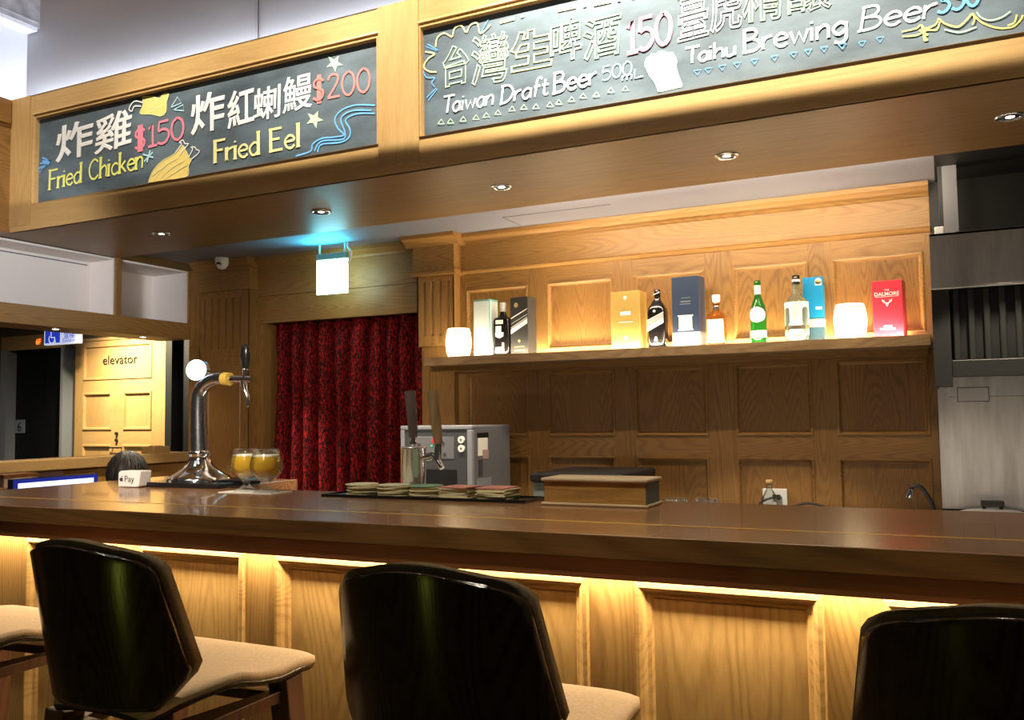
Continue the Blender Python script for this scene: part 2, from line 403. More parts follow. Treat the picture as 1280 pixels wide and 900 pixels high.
class MB:
    def __init__(s):
        s.v, s.f, s.m, s.s = [], [], [], []

    def add(s, verts, faces, mi=0, smooth=False):
        o = len(s.v)
        s.v += [tuple(p) for p in verts]
        for f in faces:
            s.f.append([i + o for i in f]); s.m.append(mi); s.s.append(smooth)
        return s

    def quad(s, a, b, c, d, mi=0):
        return s.add([a, b, c, d], [(0, 1, 2, 3)], mi)

    def box(s, x0, x1, y0, y1, z0, z1, mi=0):
        v = [(x0, y0, z0), (x1, y0, z0), (x1, y1, z0), (x0, y1, z0), (x0, y0, z1), (x1, y0, z1), (x1, y1, z1), (x0, y1, z1)]
        return s.add(v, [(3, 2, 1, 0), (4, 5, 6, 7), (0, 1, 5, 4), (1, 2, 6, 5), (2, 3, 7, 6), (3, 0, 4, 7)], mi)

    def hexa(s, v, mi=0):
        return s.add(v, [(3, 2, 1, 0), (4, 5, 6, 7), (0, 1, 5, 4), (1, 2, 6, 5), (2, 3, 7, 6), (3, 0, 4, 7)], mi)

    def beam(s, a, b, w0, w1=None, d0=None, d1=None, mi=0):
        """square tapered bar from a to b"""
        a, b = Vector(a), Vector(b)
        w1 = w0 if w1 is None else w1
        d0 = w0 if d0 is None else d0
        d1 = w1 if d1 is None else d1
        t = (b - a).normalized()
        ref = Vector((0, 1, 0)) if abs(t.y) < 0.9 else Vector((1, 0, 0))
        u = t.cross(ref).normalized(); n = u.cross(t).normalized()
        v = []
        for p, ww, dd in ((a, w0, d0), (b, w1, d1)):
            for sx, sy in ((-1, -1), (1, -1), (1, 1), (-1, 1)):
                v.append(p + u * sx * ww / 2 + n * sy * dd / 2)
        return s.hexa(v, mi)

    def loft(s, rings, mi=0, smooth=True, cap0=True, cap1=True, closed=True):
        n = len(rings[0])
        v = [p for r in rings for p in r]
        f = []
        for i in range(len(rings) - 1):
            for j in range(n if closed else n - 1):
                k = (j + 1) % n
                f.append((i * n + j, i * n + k, (i + 1) * n + k, (i + 1) * n + j))
        s.add(v, f, mi, smooth)
        if cap0: s.add(rings[0], [tuple(range(n - 1, -1, -1))], mi)
        if cap1: s.add(rings[-1], [tuple(range(n))], mi)
        return s

    def lathe(s, prof, cx=0, cy=0, n=32, mi=0, sx=1, sy=1, p=2.0, cap0=True, cap1=True, smooth=True):
        rings = []
        for r, z in prof:
            ring = []
            for j in range(n):
                a = 2 * PI * j / n
                c, d = math.cos(a), math.sin(a)
                q = (abs(c) ** p + abs(d) ** p) ** (-1.0 / p)
                ring.append((cx + r * sx * c * q, cy + r * sy * d * q, z))
            rings.append(ring)
        return s.loft(rings, mi, smooth, cap0, cap1)

    def tube(s, pts, rad, n=12, mi=0, smooth=True):
        pts = [Vector(p) for p in pts]
        rads = rad if isinstance(rad, (list, tuple)) else [rad] * len(pts)
        t0 = (pts[1] - pts[0]).normalized()
        ref = Vector((0, 0, 1)) if abs(t0.z) < 0.9 else Vector((1, 0, 0))
        u = t0.cross(ref).normalized()
        rings = []
        for i, p in enumerate(pts):
            t = (pts[min(i + 1, len(pts) - 1)] - pts[max(i - 1, 0)]).normalized()
            u = (u - t * u.dot(t)).normalized()
            b = t.cross(u)
            rings.append([p + (u * math.cos(2 * PI * j / n) + b * math.sin(2 * PI * j / n)) * rads[i] for j in range(n)])
        return s.loft(rings, mi, smooth)

    def prism(s, poly, axis, a, b, mi=0):
        """extrude a 2D polygon along an axis. axis X: poly in (y,z); Y: (x,z); Z: (x,y)"""
        def P(q, t):
            return {'X': (t, q[0], q[1]), 'Y': (q[0], t, q[1]), 'Z': (q[0], q[1], t)}[axis]
        n = len(poly)
        v = [P(q, a) for q in poly] + [P(q, b) for q in poly]
        f = [(i, (i + 1) % n, n + (i + 1) % n, n + i) for i in range(n)]
        f += [tuple(range(n - 1, -1, -1)), tuple(range(n, 2 * n))]
        return s.add(v, f, mi)

    def disc(s, c, r, axis='Y', n=24, mi=0, th=0.002):
        poly = [(c[0] + r * math.cos(2 * PI * i / n), c[2] + r * math.sin(2 * PI * i / n)) for i in range(n)]
        if axis == 'Y': return s.prism(poly, 'Y', c[1], c[1] - th, mi)
        poly = [(c[0] + r * math.cos(2 * PI * i / n), c[1] + r * math.sin(2 * PI * i / n)) for i in range(n)]
        return s.prism(poly, 'Z', c[2], c[2] + th, mi)

    def slab(s, top, bot, mi=0, smooth=True):
        """closed solid between two grids of points [rows][cols]"""
        R, K = len(top), len(top[0])
        v = [p for r in top for p in r] + [p for r in bot for p in r]
        N = R * K
        f = []
        for i in range(R - 1):
            for j in range(K - 1):
                a = i * K + j
                f.append((a, a + 1, a + K + 1, a + K))
                f.append((N + a, N + a + K, N + a + K + 1, N + a + 1))
        edge = [(0, j) for j in range(K)] + [(i, K - 1) for i in range(1, R)] + [(R - 1, j) for j in range(K - 2, -1, -1)] + [(i, 0) for i in range(R - 2, 0, -1)]
        for q in range(len(edge)):
            i0, j0 = edge[q]; i1, j1 = edge[(q + 1) % len(edge)]
            a, b = i0 * K + j0, i1 * K + j1
            f.append((b, a, N + a, N + b))
        return s.add(v, f, mi, smooth)

    def build(s, name, mats, parent=None, loc=None, bevel=0.0, seg=2, sub=0, recalc=True, autosmooth=None):
        me = bpy.data.meshes.new(name)
        me.from_pydata([tuple(p) for p in s.v], [], s.f)
        if not isinstance(mats, (list, tuple)): mats = [mats]
        for m in mats:
            me.materials.append(M[m] if isinstance(m, str) else m)
        me.polygons.foreach_set('material_index', s.m)
        me.polygons.foreach_set('use_smooth', s.s)
        me.update()
        if recalc:
            import bmesh
            b = bmesh.new(); b.from_mesh(me)
            bmesh.ops.recalc_face_normals(b, faces=b.faces)
            b.to_mesh(me); b.free()
        o = bpy.data.objects.new(name, me)
        COL.objects.link(o)
        if parent is not None: o.parent = parent
        if loc is not None: o.location = loc
        if bevel:
            md = o.modifiers.new('bevel', 'BEVEL'); md.width = bevel; md.segments = seg; md.limit_method = 'ANGLE'; md.angle_limit = math.radians(40)
        if sub:
            md = o.modifiers.new('sub', 'SUBSURF'); md.levels = sub; md.render_levels = sub
        return o


def tag(o, label=None, cat=None, group=None, kind=None):
    if label: o['label'] = label
    if cat: o['category'] = cat
    if group: o['group'] = group
    if kind: o['kind'] = kind
    return o


def thing(name, loc, label, cat, rz=0.0, group=None, kind=None):
    o = bpy.data.objects.new(name, None)
    o.empty_display_size = 0.05
    COL.objects.link(o)
    o.location = loc
    o.rotation_euler = (0, 0, rz)
    return tag(o, label, cat, group, kind)


def struct(o, label=None, cat=None):
    return tag(o, label, cat, None, 'structure')


def copy_tree(o, parent=None):
    c = o.copy(); COL.objects.link(c)
    if parent is not None: c.parent = parent
    for ch in [k for k in bpy.data.objects if k.parent == o]:
        copy_tree(ch, c)
    return c


def at(px, py, Y):
    """point of the plane y = Y seen at a place of the photograph"""
    d = FW + RT * ((px - 640) / FPX) - UP * ((py - 450) / FPX)
    t = Y / d.y
    return Vector((0, 0, CAM_H)) + d * t


def smooth_path(pts, k=6):
    pts = [Vector(p) for p in pts]
    if len(pts) < 3: return pts
    out = []
    for i in range(len(pts) - 1):
        p0 = pts[max(i - 1, 0)]; p1 = pts[i]; p2 = pts[i + 1]; p3 = pts[min(i + 2, len(pts) - 1)]
        for j in range(k):
            t = j / k
            out.append(0.5 * ((2 * p1) + (p2 - p0) * t + (2 * p0 - 5 * p1 + 4 * p2 - p3) * t * t + (3 * p1 - p0 - 3 * p2 + p3) * t ** 3))
    out.append(pts[-1])
    return out


def panelled(mb, x0, x1, z0, z1, Y, panels, prof, mis=(0, 1, 2, 3), bf=1.0):
    """face towards -Y with recessed framed panels. mis: rail, stile, panel, moulding slots"""
    xs = sorted({x0, x1, *[q for p in panels for q in p[:2]]})
    zs = sorted({z0, z1, *[q for p in panels for q in p[2:4]]})
    for i in range(len(xs) - 1):
        for j in range(len(zs) - 1):
            cx, cz = (xs[i] + xs[i + 1]) / 2, (zs[j] + zs[j + 1]) / 2
            if any(p[0] < cx < p[1] and p[2] < cz < p[3] for p in panels): continue
            rail = any(p[0] < cx < p[1] for p in panels)
            mb.quad((xs[i], Y, zs[j]), (xs[i + 1], Y, zs[j]), (xs[i + 1], Y, zs[j + 1]), (xs[i], Y, zs[j + 1]), mis[0] if rail else mis[1])
    for a, b, c, d in [p[:4] for p in panels]:
        prev = None
        for ins, dep in prof:
            r = [(a + ins, Y + dep, c + ins * bf), (b - ins, Y + dep, c + ins * bf), (b - ins, Y + dep, d - ins), (a + ins, Y + dep, d - ins)]
            if prev:
                for k in range(4):
                    mb.quad(prev[k], prev[(k + 1) % 4], r[(k + 1) % 4], r[k], mis[3])
            prev = r
        mb.quad(*prev, mis[2])


def text_mesh(body, mats, name, parent, size=0.1, loc=(0, 0, 0), aff=None, off=0.0, extrude=0.0, outline=0.0, center=False, bold=False):
    """a word in the plain built-in face as a mesh; aff = (origin, ex, ey) maps glyph units to space"""
    c = bpy.data.curves.new('txt', 'FONT')
    c.body = body
    c.size = 1.0
    c.offset = off
    if outline:
        c.fill_mode = 'NONE' if not bold else 'BOTH'; c.bevel_depth = outline; c.bevel_resolution = 1
    c.resolution_u = 4
    t = bpy.data.objects.new('txt', c)
    COL.objects.link(t)
    bpy.context.view_layer.update()
    dg = bpy.context.evaluated_depsgraph_get()
    me = bpy.data.meshes.new_from_object(t.evaluated_get(dg))
    bpy.data.objects.remove(t); bpy.data.curves.remove(c)
    me.name = name
    xs = [v.co.x for v in me.vertices]; ys = [v.co.y for v in me.vertices]
    bx0, bx1, by0, by1 = min(xs), max(xs), min(ys), max(ys)
    for v in me.vertices:
        x, y, z = v.co
        if aff:
            u = (x - bx0) / max(1e-6, bx1 - bx0); q = (y - by0) / max(1e-6, by1 - by0)
            v.co = aff[0] + aff[1] * u + aff[2] * q + Vector((0, -z * 0.05, 0))
        else:
            ox = (bx0 + bx1) / 2 if center else 0
            v.co = (loc[0] + (x - ox) * size, loc[1] - z * size, loc[2] + y * size)
    me.materials.clear()
    me.materials.append(M[mats])
    me.update()
    o = bpy.data.objects.new(name, me)
    COL.objects.link(o)
    if parent is not None: o.parent = parent
    return o


# ================================================================== SETTING
PROF = [(0.0, 0.0), (0.002, -0.007), (0.009, -0.008), (0.014, -0.002), (0.018, 0.008), (0.024, 0.011)]
BX = [(-2.632, -2.213), (-2.089, -1.677), (-1.558, -1.150), (-1.000, -0.610), (-0.492, -0.065)]

mb = MB()
mb.box(-6.5, 2.6, -3.0, 7.4, -0.06, 0.0)
struct(mb.build('floor', 'floor'))

# back wall with its framed panels
mb = MB()
pan = []
for a, b in BX:
    pan += [(a, b, 1.715, 2.112), (a, b, 1.209, 1.590), (a, b, 0.45, 1.094)]
panelled(mb, -2.72, -0.03, 0.0, 2.45, 4.80, pan, PROF)
mb.box(-2.72, -0.03, 4.83, 4.90, 0.0, 2.45, 1)
# frieze, bead and crown
mb.box(-2.66, -0.03, 4.794, 4.80, 2.228, 2.384, 0)
mb.prism([(4.80, 2.205), (4.775, 2.212), (4.770, 2.222), (4.778, 2.230), (4.785, 2.232), (4.80, 2.232)], 'X', -2.66, -0.03, 0)
mb.prism([(4.80, 2.380), (4.788, 2.385), (4.780, 2.398), (4.755, 2.415), (4.735, 2.425), (4.730, 2.448), (4.80, 2.448)], 'X', -2.66, -0.03, 0)
struct(mb.build('wall_back', ['oak_x', 'oak_z', 'oak_p', 'oak_x']), 'oak wall of framed panels behind the shelf', 'wall')

# fluted pilaster right of the curtain
mb = MB()
FL = [(0.0, 0.0), (0.003, 0.016), (0.007, 0.018)]
panelled(mb, -2.937, -2.672, 1.764, 2.21, 4.72, [(-2.895, -2.873, 1.83, 2.167), (-2.838, -2.816, 1.83, 2.167), (-2.781, -2.759, 1.83, 2.167), (-2.724, -2.702, 1.83, 2.167)], FL, (0, 1, 1, 1))
mb.box(-2.930, -2.679, 4.741, 4.839, 1.765, 2.209, 1)
mb.box(-2.937, -2.928, 4.72, 4.84, 1.764, 2.21, 1)
mb.box(-2.681, -2.672, 4.72, 4.84, 1.764, 2.21, 1)
mb.box(-2.920, -2.690, 4.745, 4.84, 0, 1.764, 1)
mb.box(-2.900, -2.86, 4.735, 4.75, 0.1, 1.74, 1)
mb.box(-2.955, -2.660, 4.70, 4.84, 2.21, 2.40, 0)
mb.prism([(4.84, 2.195), (4.69, 2.205), (4.688, 2.222), (4.70, 2.232), (4.84, 2.232)], 'X', -2.965, -2.650, 0)
mb.prism([(4.84, 2.378), (4.695, 2.385), (4.685, 2.400), (4.660, 2.415), (4.635, 2.427), (4.630, 2.449), (4.84, 2.449)], 'X', -3.00, -2.625, 0)
struct(mb.build('trim_1', ['oak_x', 'oak_z']), 'fluted oak pilaster right of the red curtain', 'pilaster')

# fluted pilaster left of the curtain
mb = MB()
fl6 = [(-4.715 + i * 0.066, -4.697 + i * 0.066, 1.82, 2.185) for i in range(6)]
panelled(mb, -4.755, -4.295, 1.70, 2.23, 4.72, fl6, FL, (0, 1, 1, 1))
panelled(mb, -4.755, -4.295, 0.0, 1.70, 4.72, [(-4.68, -4.37, 0.35, 1.60)], [(0, 0), (0.006, -0.004), (0.016, 0.006)], (0, 1, 1, 1))
mb.box(-4.750, -4.300, 4.741, 4.899, 0.001, 2.229, 1)
mb.box(-4.755, -4.748, 4.72, 4.90, 0.0, 2.23, 1)
mb.box(-4.302, -4.295, 4.72, 4.90, 0.0, 2.23, 1)
mb.box(-4.755, -4.290, 4.712, 4.90, 2.232, 2.385, 0)
mb.box(-4.752, -4.298, 4.724, 4.90, 1.745, 1.765, 0)
mb.prism([(4.90, 2.38), (4.705, 2.385), (4.698, 2.400), (4.675, 2.415), (4.665, 2.425), (4.66, 2.449), (4.90, 2.449)], 'X', -4.80, -4.27, 0)
struct(mb.build('trim_2', ['oak_x', 'oak_z']), 'fluted oak pilaster left of the red curtain', 'pilaster')

# header over the curtain opening
mb = MB()
mb.box(-4.30, -2.93, 4.80, 4.86, 2.185, 2.40, 0)
mb.box(-4.30, -2.93, 4.806, 4.86, 1.995, 2.183, 0)
mb.prism([(4.86, 2.375), (4.79, 2.382), (4.782, 2.396), (4.755, 2.412), (4.74, 2.424), (4.735, 2.449), (4.86, 2.449)], 'X', -4.30, -2.93, 0)
mb.box(-4.298, -4.235, 4.80, 4.95, 0, 1.995, 1)
struct(mb.build('trim_3', ['oak_x', 'oak_z']), 'oak header board over the curtain opening', 'trim')

# dark recess behind the curtain
mb = MB()
mb.box(-4.6, -2.7, 5.15, 5.2, 0, 2.45)
mb.box(-2.92, -2.90, 4.86, 5.15, 0, 2.45)
mb.box(-4.32, -4.30, 4.95, 5.15, 0, 2.45)
struct(mb.build('wall_recess', 'black'))

# ceiling over the bar
mb = MB()
mb.box(-4.85, 0.0, 4.0, 4.95, 2.450, 2.52)
struct(mb.build('ceiling', 'grey_ceiling'), 'grey ceiling strip above the panelled wall', 'ceiling')
mb = MB()
a = at(630, 274, 4.48); b = at(765, 260, 4.48)
mb.box(a.x, b.x, 4.455, 4.459, 2.4485, 2.4505)
mb.box(a.x, a.x + 0.004, 4.459, 4.70, 2.4485, 2.4505)
struct(mb.build('trim_8', 'dark_line'), 'thin seam of a hatch in the grey ceiling', 'hatch seam')

# soffit with chalkboard fascia
mb = MB()
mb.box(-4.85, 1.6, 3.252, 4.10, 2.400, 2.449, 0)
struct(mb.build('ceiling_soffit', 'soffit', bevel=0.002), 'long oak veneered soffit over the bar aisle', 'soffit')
mb = MB()
B1 = (-4.505, -2.232, 2.545, 3.022)
B2 = (-1.990, 0.95, 2.545, 3.022)
PB = [(0, 0), (0.0, -0.004), (0.010, -0.006), (0.014, 0.0), (0.020, 0.002), (0.024, -0.002), (0.030, -0.002), (0.034, 0.012), (0.036, 0.020)]
panelled(mb, -4.72, 1.6, 2.43, 3.165, 3.25, [(q[0] - 0.036, q[1] + 0.036, q[2] - 0.003, q[3] + 0.036) for q in (B1, B2)], PB, (0, 1, 2, 0), 0.08)
mb.prism([(3.25, 2.44), (3.252, 2.400), (3.27, 2.400), (3.27, 2.44)], 'X', -4.72, 1.6, 0)
mb.box(-4.72, 1.6, 3.28, 3.30, 2.43, 3.165, 0)
mb.box(-4.72, 1.6, 3.25, 3.32, 3.160, 3.165, 0)
mb.box(-2.215, -2.005, 3.2445, 3.26, 2.43, 3.165, 1)
mb.box(-4.72, -4.56, 3.2455, 3.26, 2.43, 3.165, 1)
struct(mb.build('wall_fascia', ['gold_x', 'gold_z', 'black']), 'golden oak fascia framing the two chalkboards', 'fascia')
# side bulkhead returning towards the camera
mb = MB()
mb.box(-5.0, -4.72, -0.6, 3.26, 2.400, 3.165, 0)
mb.box(-4.72, -4.708, -0.6, 3.24, 3.02, 3.16, 0)
struct(mb.build('wall_bulkhead', 'oak_y', bevel=0.003), 'oak bulkhead running back from the left end of the fascia', 'bulkhead')
# unseen boards, added to shape the shadow edge of the chalkboard spots
mb = MB()
mb.hexa([(-5.0, 1.9, 3.55), (1.8, 1.9, 3.55), (1.8, 2.734, 3.55), (-5.0, 2.758, 3.55), (-5.0, 1.9, 3.60), (1.8, 1.9, 3.60), (1.8, 2.734, 3.60), (-5.0, 2.758, 3.60)])
mb.box(-5.0, 1.8, 2.75, 2.79, 3.845, 4.6, 0)
struct(mb.build('spot_light_blocker', 'oak_x'), None, None)

# white walls above
mb = MB()
mb.box(-4.95, 2.6, 3.45, 3.55, 2.46, 4.9)
a = at(323, 30, 3.449)
struct(mb.build('wall_upper', 'white_wall'), 'white upper wall lit from the fascia trough', 'wall')
mb = MB(); mb.box(a.x - 0.002, a.x + 0.002, 3.4475, 3.4505, 3.1, 4.9)
struct(mb.build('trim_5', 'dark_line'), 'thin vertical joint in the white upper wall', 'joint')
mb = MB()
mb.box(-4.98, -4.885, -0.6, 3.47, 3.165, 4.9)
struct(mb.build('wall_left', 'white_wall'), 'white left wall above the oak bulkhead', 'wall')
mb = MB()
mb.box(-4.885, -4.775, -0.6, 3.45, 3.675, 4.0, 0)
mb.box(-4.885, -4.782, -0.6, 3.44, 3.655, 3.675, 1)
mb.box(-4.775, -4.768, -0.6, 3.44, 3.70, 3.71, 0)
struct(mb.build('trim_6', ['concrete', 'white_wall']), 'grey ceiling beam high in the left corner', 'beam')

# partition at the left: beam, niches, ledge
mb = MB()
mb.box(-5.12, -4.85, 0.8, 4.72, 1.905, 2.022, 0)
struct(mb.build('trim_7', 'oak_y', bevel=0.004), 'oak beam under the white cabinets on the left', 'beam')
mb = MB()
mb.box(-5.45, -5.20, 0.8, 4.74, 2.022, 2.398, 0)
mb.box(-5.20, -4.868, 0.8, 4.74, 2.385, 2.398, 0)
mb.box(-5.20, -4.868, 4.70, 4.74, 2.022, 2.385, 0)
mb.box(-5.10, -4.868, 4.075, 4.105, 2.022, 2.385, 0)
mb.box(-5.10, -5.085, 0.8, 4.075, 2.022, 2.385, 0)
mb.box(-5.20, -4.868, 4.125, 4.14, 2.022, 2.385, 0)
mb.box(-5.09, -5.08, 0.8, 4.05, 2.362, 2.367, 1)
struct(mb.build('wall_cabinet', ['white_niche', 'dark_line']), 'white open cabinets above the oak beam on the left', 'cabinet')
mb = MB()
mb.box(-4.868, -4.845, 4.085, 4.125, 2.022, 2.40, 0)
mb.box(-4.868, -4.845, 4.715, 4.76, 1.905, 2.40, 0)
mb.box(-4.84, -4.75, 4.716, 4.90, 1.85, 2.40, 0)
mb.box(-4.868, -4.755, 4.735, 4.90, 0, 1.90, 0)
struct(mb.build('trim_9', 'oak_z'), 'oak posts dividing the white cabinets', 'post')
mb = MB()
mb.box(-5.05, -4.80, 0.8, 4.735, 1.042, 1.106, 0)
struct(mb.build('trim_10', 'gold_x', bevel=0.004), 'golden oak ledge of the opening to the lobby', 'ledge')
mb = MB()
mb.box(-4.98, -4.84, 0.8, 4.735, 0, 1.042, 0)
struct(mb.build('wall_partition', 'oak_z'), 'low oak partition under the lobby opening', 'partition')

# elevator lobby
mb = MB()
mb.box(-11.5, -9.66, 6.62, 6.75, 0, 2.6, 0)
mb.box(-8.52, -7.10, 6.64, 6.75, 0, 2.6, 0)
mb.box(-9.66, -8.52, 6.62, 6.75, 2.14, 2.6, 0)
mb.box(-7.10, -5.4, 6.62, 6.75, 2.20, 2.6, 0)
struct(mb.build('wall_lobby', 'lobby_dark'), None, None)
mb = MB(); mb.box(-11.5, -5.0, 3.2, 6.75, 2.50, 2.56)
struct(mb.build('ceiling_lobby', 'lobby_dark'))
mb = MB(); mb.box(-11.5, -6.5, 0, 7.4, -0.06, 0)
struct(mb.build('floor_lobby', 'floor'))
mb = MB()
mb.box(-9.55, -8.60, 6.70, 6.74, 0, 2.14, 0)
mb.box(-9.08, -9.07, 6.695, 6.70, 0, 2.14, 0)
o = struct(mb.build('door_1', 'elev_black'), 'black elevator door with a floor number plate', 'elevator door')
mb = MB()
mb.box(-9.66, -9.55, 6.58, 6.72, 0, 2.15, 0)
mb.box(-8.625, -8.585, 6.56, 6.72, 0, 2.15, 0)
mb.build('door_jamb', 'elev_frame', o)
mb = MB(); mb.box(-9.66, -8.585, 6.585, 6.70, 2.14, 2.30)
mb.build('door_header', 'gold_x', o)
mb = MB()
c = at(25, 533, 6.69)
mb.box(c.x - 0.075, c.x + 0.075, 6.685, 6.70, c.z - 0.075, c.z + 0.075)
pl = mb.build('number_plate', 'plate_grey', o)
text_mesh('6', 'black_gloss', 'numeral', pl, size=0.15, loc=(c.x, 6.682, c.z - 0.055), center=True, off=0.01)
c = at(48, 427, 6.58)
text_mesh('6F', 'red_led', 'floor_display', o, size=0.085, loc=(c.x, 6.578, c.z - 0.03), center=True, off=0.012)

mb = MB()
PL = [(0, 0), (0.006, -0.012), (0.020, -0.012), (0.030, 0.012)]
ex0, ex1 = -8.447, -7.10
panelled(mb, ex0, ex1, 0, 2.187, 6.60, [(-8.31, -7.29, 1.765, 2.14), (-8.31, -7.87, 1.235, 1.635), (-7.70, -7.29, 1.235, 1.635), (-8.31, -7.87, 0.25, 1.085), (-7.70, -7.29, 0.25, 1.085)], PL, (0, 1, 1, 0))
mb.box(ex0, ex1, 6.615, 6.64, 0, 2.187, 1)
mb.box(ex0, ex0 + 0.006, 6.60, 6.64, 0, 2.187, 1)
mb.box(ex1 - 0.006, ex1, 6.60, 6.64, 0, 2.187, 1)
mb.box(ex0 - 0.01, ex1 + 0.01, 6.585, 6.66, 2.187, 2.215, 0)
o = struct(mb.build('door_2', ['gold_x', 'gold_z']), 'light oak door panel lettered elevator', 'door')
c0 = at(128, 456, 6.6); c1 = at(171, 455, 6.6)
text_mesh('elevator', 'black', 'lettering', o, aff=(Vector((c0.x, 6.606, c0.z)), Vector((c1.x - c0.x, 0, 0.0)), Vector((0, 0, 0.095))), off=0.006)
mb = MB()
for z in (1.20, 1.13):
    p = at(147, 548, 6.6)
    mb.disc((-7.785, 6.598, z), 0.016, 'Y', mi=0, th=0.02)
mb.box(-7.86, -7.70, 6.55, 6.57, 1.045, 1.06)
mb.box(-7.85, -7.84, 6.55, 6.60, 1.045, 1.06); mb.box(-7.72, -7.71, 6.55, 6.60, 1.045, 1.06)
mb.build('handle', 'dark_steel', o)
mb = MB()
mb.box(-7.10, -5.4, 6.70, 6.75, 0, 2.2, 0)
mb.box(-7.10, -7.02, 6.60, 6.70, 0, 2.2, 1)
struct(mb.build('door_3', ['black', 'dark_steel']), 'dark doorway at the end of the lobby', 'doorway')

# black wall and post right of the panelled wall
mb = MB(); mb.box(-0.03, 1.9, 4.80, 4.9, 0, 2.6)
struct(mb.build('wall_kitchen', 'black'))
mb = MB(); mb.box(1.85, 1.9, 2.6, 4.9, 0, 2.6)
struct(mb.build('wall_right', 'black'))
mb = MB()
mb.box(0.030, 0.090, 4.50, 4.56, 2.10, 2.60, 0)
mb.box(0.012, 0.030, 4.50, 4.56, 2.10, 2.60, 1)
struct(mb.build('trim_11', ['grey_plastic', 'black']), 'pale grey post between the panelled wall and the hood', 'post')
mb = MB(); mb.box(0.0, 1.9, 4.0, 4.9, 2.45, 2.52)
struct(mb.build('ceiling_kitchen', 'black'))

# ================================================================== CHALKBOARDS
GL = {
    'F': (.5, [(0, 0), (0, .9)], [(0, .88), (.45, .88)], [(0, .48), (.34, .48)]),
    'r': (.36, [(0, 0), (0, .5)], '~', [(0, .3), (.1, .44), (.27, .5)]),
    'i': (.16, [(0, 0), (0, .5)], [(0, .66), (0, .73)]),
    'e': (.46, '~', [(.02, .27), (.35, .3), (.3, .46), (.16, .5), (.03, .38), (0, .22), (.1, .04), (.25, 0), (.37, .1)]),
    'd': (.5, '~', [(.35, .42), (.2, .5), (.04, .38), (0, .22), (.08, .04), (.2, 0), (.35, .14)], [(.36, .9), (.36, 0)]),
    'C': (.64, '~', [(.5, .75), (.3, .9), (.09, .75), (0, .45), (.09, .13), (.3, 0), (.53, .16)]),
    'h': (.48, [(0, 0), (0, .9)], '~', [(0, .3), (.12, .46), (.25, .5), (.34, .38), (.34, 0)]),
    'c': (.44, '~', [(.34, .42), (.2, .5), (.05, .4), (0, .24), (.06, .06), (.2, 0), (.35, .09)]),
    'k': (.45, [(0, 0), (0, .9)], [(.31, .5), (0, .2)], [(.1, .3), (.36, 0)]),
    'n': (.47, [(0, 0), (0, .5)], '~', [(0, .3), (.12, .46), (.24, .5), (.33, .38), (.33, 0)]),
    'E': (.58, [(0, 0), (0, .9)], [(0, .88), (.45, .88)], [(0, .47), (.36, .47)], [(0, .02), (.48, .02)]),
    'l': (.22, [(.06, 0), (.06, .9)]),
    'T': (.56, [(0, .88), (.58, .88)], [(.3, .88), (.26, 0)]),
    'a': (.48, '~', [(.34, .42), (.2, .5), (.04, .38), (0, .22), (.08, .04), (.2, 0), (.33, .14)], [(.35, .5), (.35, 0)]),
    'w': (.62, [(0, .5), (.13, .02), (.26, .42), (.39, .02), (.52, .5)]),
    'D': (.62, [(.02, 0), (.02, .9)], '~', [(-.06, .88), (.28, .86), (.5, .62), (.5, .35), (.3, .06), (-.04, 0)]),
    'f': (.36, '~', [(.34, .82), (.22, .92), (.12, .78), (.1, .4), (.08, 0)], [(0, .5), (.27, .5)]),
    't': (.38, '~', [(.14, .78), (.12, .4), (.13, .08), (.22, 0), (.32, .06)], [(0, .5), (.3, .5)]),
    'B': (.58, [(.02, 0), (.02, .9)], '~', [(-.04, .88), (.28, .88), (.38, .7), (.28, .52), (.02, .48)], '~', [(.02, .48), (.35, .45), (.48, .25), (.35, .04), (-.06, 0)]),
    'u': (.48, '~', [(0, .5), (0, .14), (.1, 0), (.24, .05), (.34, .2)], [(.34, .5), (.34, 0)]),
    'g': (.5, '~', [(.34, .42), (.2, .5), (.04, .38), (0, .24), (.1, .08), (.22, .08), (.34, .2)], '~', [(.36, .5), (.36, -.1), (.22, -.28), (.03, -.2)]),
    'm': (.62, [(0, 0), (0, .5)], '~', [(0, .34), (.12, .5), (.22, .4), (.22, 0)], '~', [(.22, .34), (.35, .5), (.46, .4), (.46, 0)]),
    'L': (.5, [(0, .9), (0, .02), (.42, .02)]),
    '0': (.54, '~', [(.22, .9), (.06, .75), (0, .45), (.06, .14), (.22, 0), (.38, .14), (.44, .45), (.38, .75), (.22, .9)]),
    '1': (.36, [(.02, .72), (.17, .9), (.17, 0)], [(0, 0), (.34, 0)]),
    '2': (.54, '~', [(.02, .7), (.1, .86), (.24, .9), (.38, .8), (.36, .58), (.2, .3), (.02, .03)], [(.02, .03), (.44, .03)]),
    '3': (.5, '~', [(.02, .82), (.2, .9), (.36, .76), (.3, .55), (.14, .48), (.32, .42), (.42, .24), (.3, .04), (.14, 0), (0, .1)]),
    '5': (.52, [(.4, .9), (.06, .9), (.03, .52)], '~', [(.03, .52), (.2, .58), (.38, .48), (.42, .26), (.3, .05), (.14, 0), (0, .08)]),
    '$': (.54, '~', [(.4, .72), (.26, .84), (.08, .76), (.06, .56), (.22, .46), (.38, .34), (.36, .12), (.2, .02), (.02, .12)], [(.19, 1.0), (.19, -.12)], [(.27, 1.0), (.27, -.12)]),
    ' ': (.36,),
}
BY = 3.2675          # board face
CY = 3.2655          # chalk face


_lay = [0]


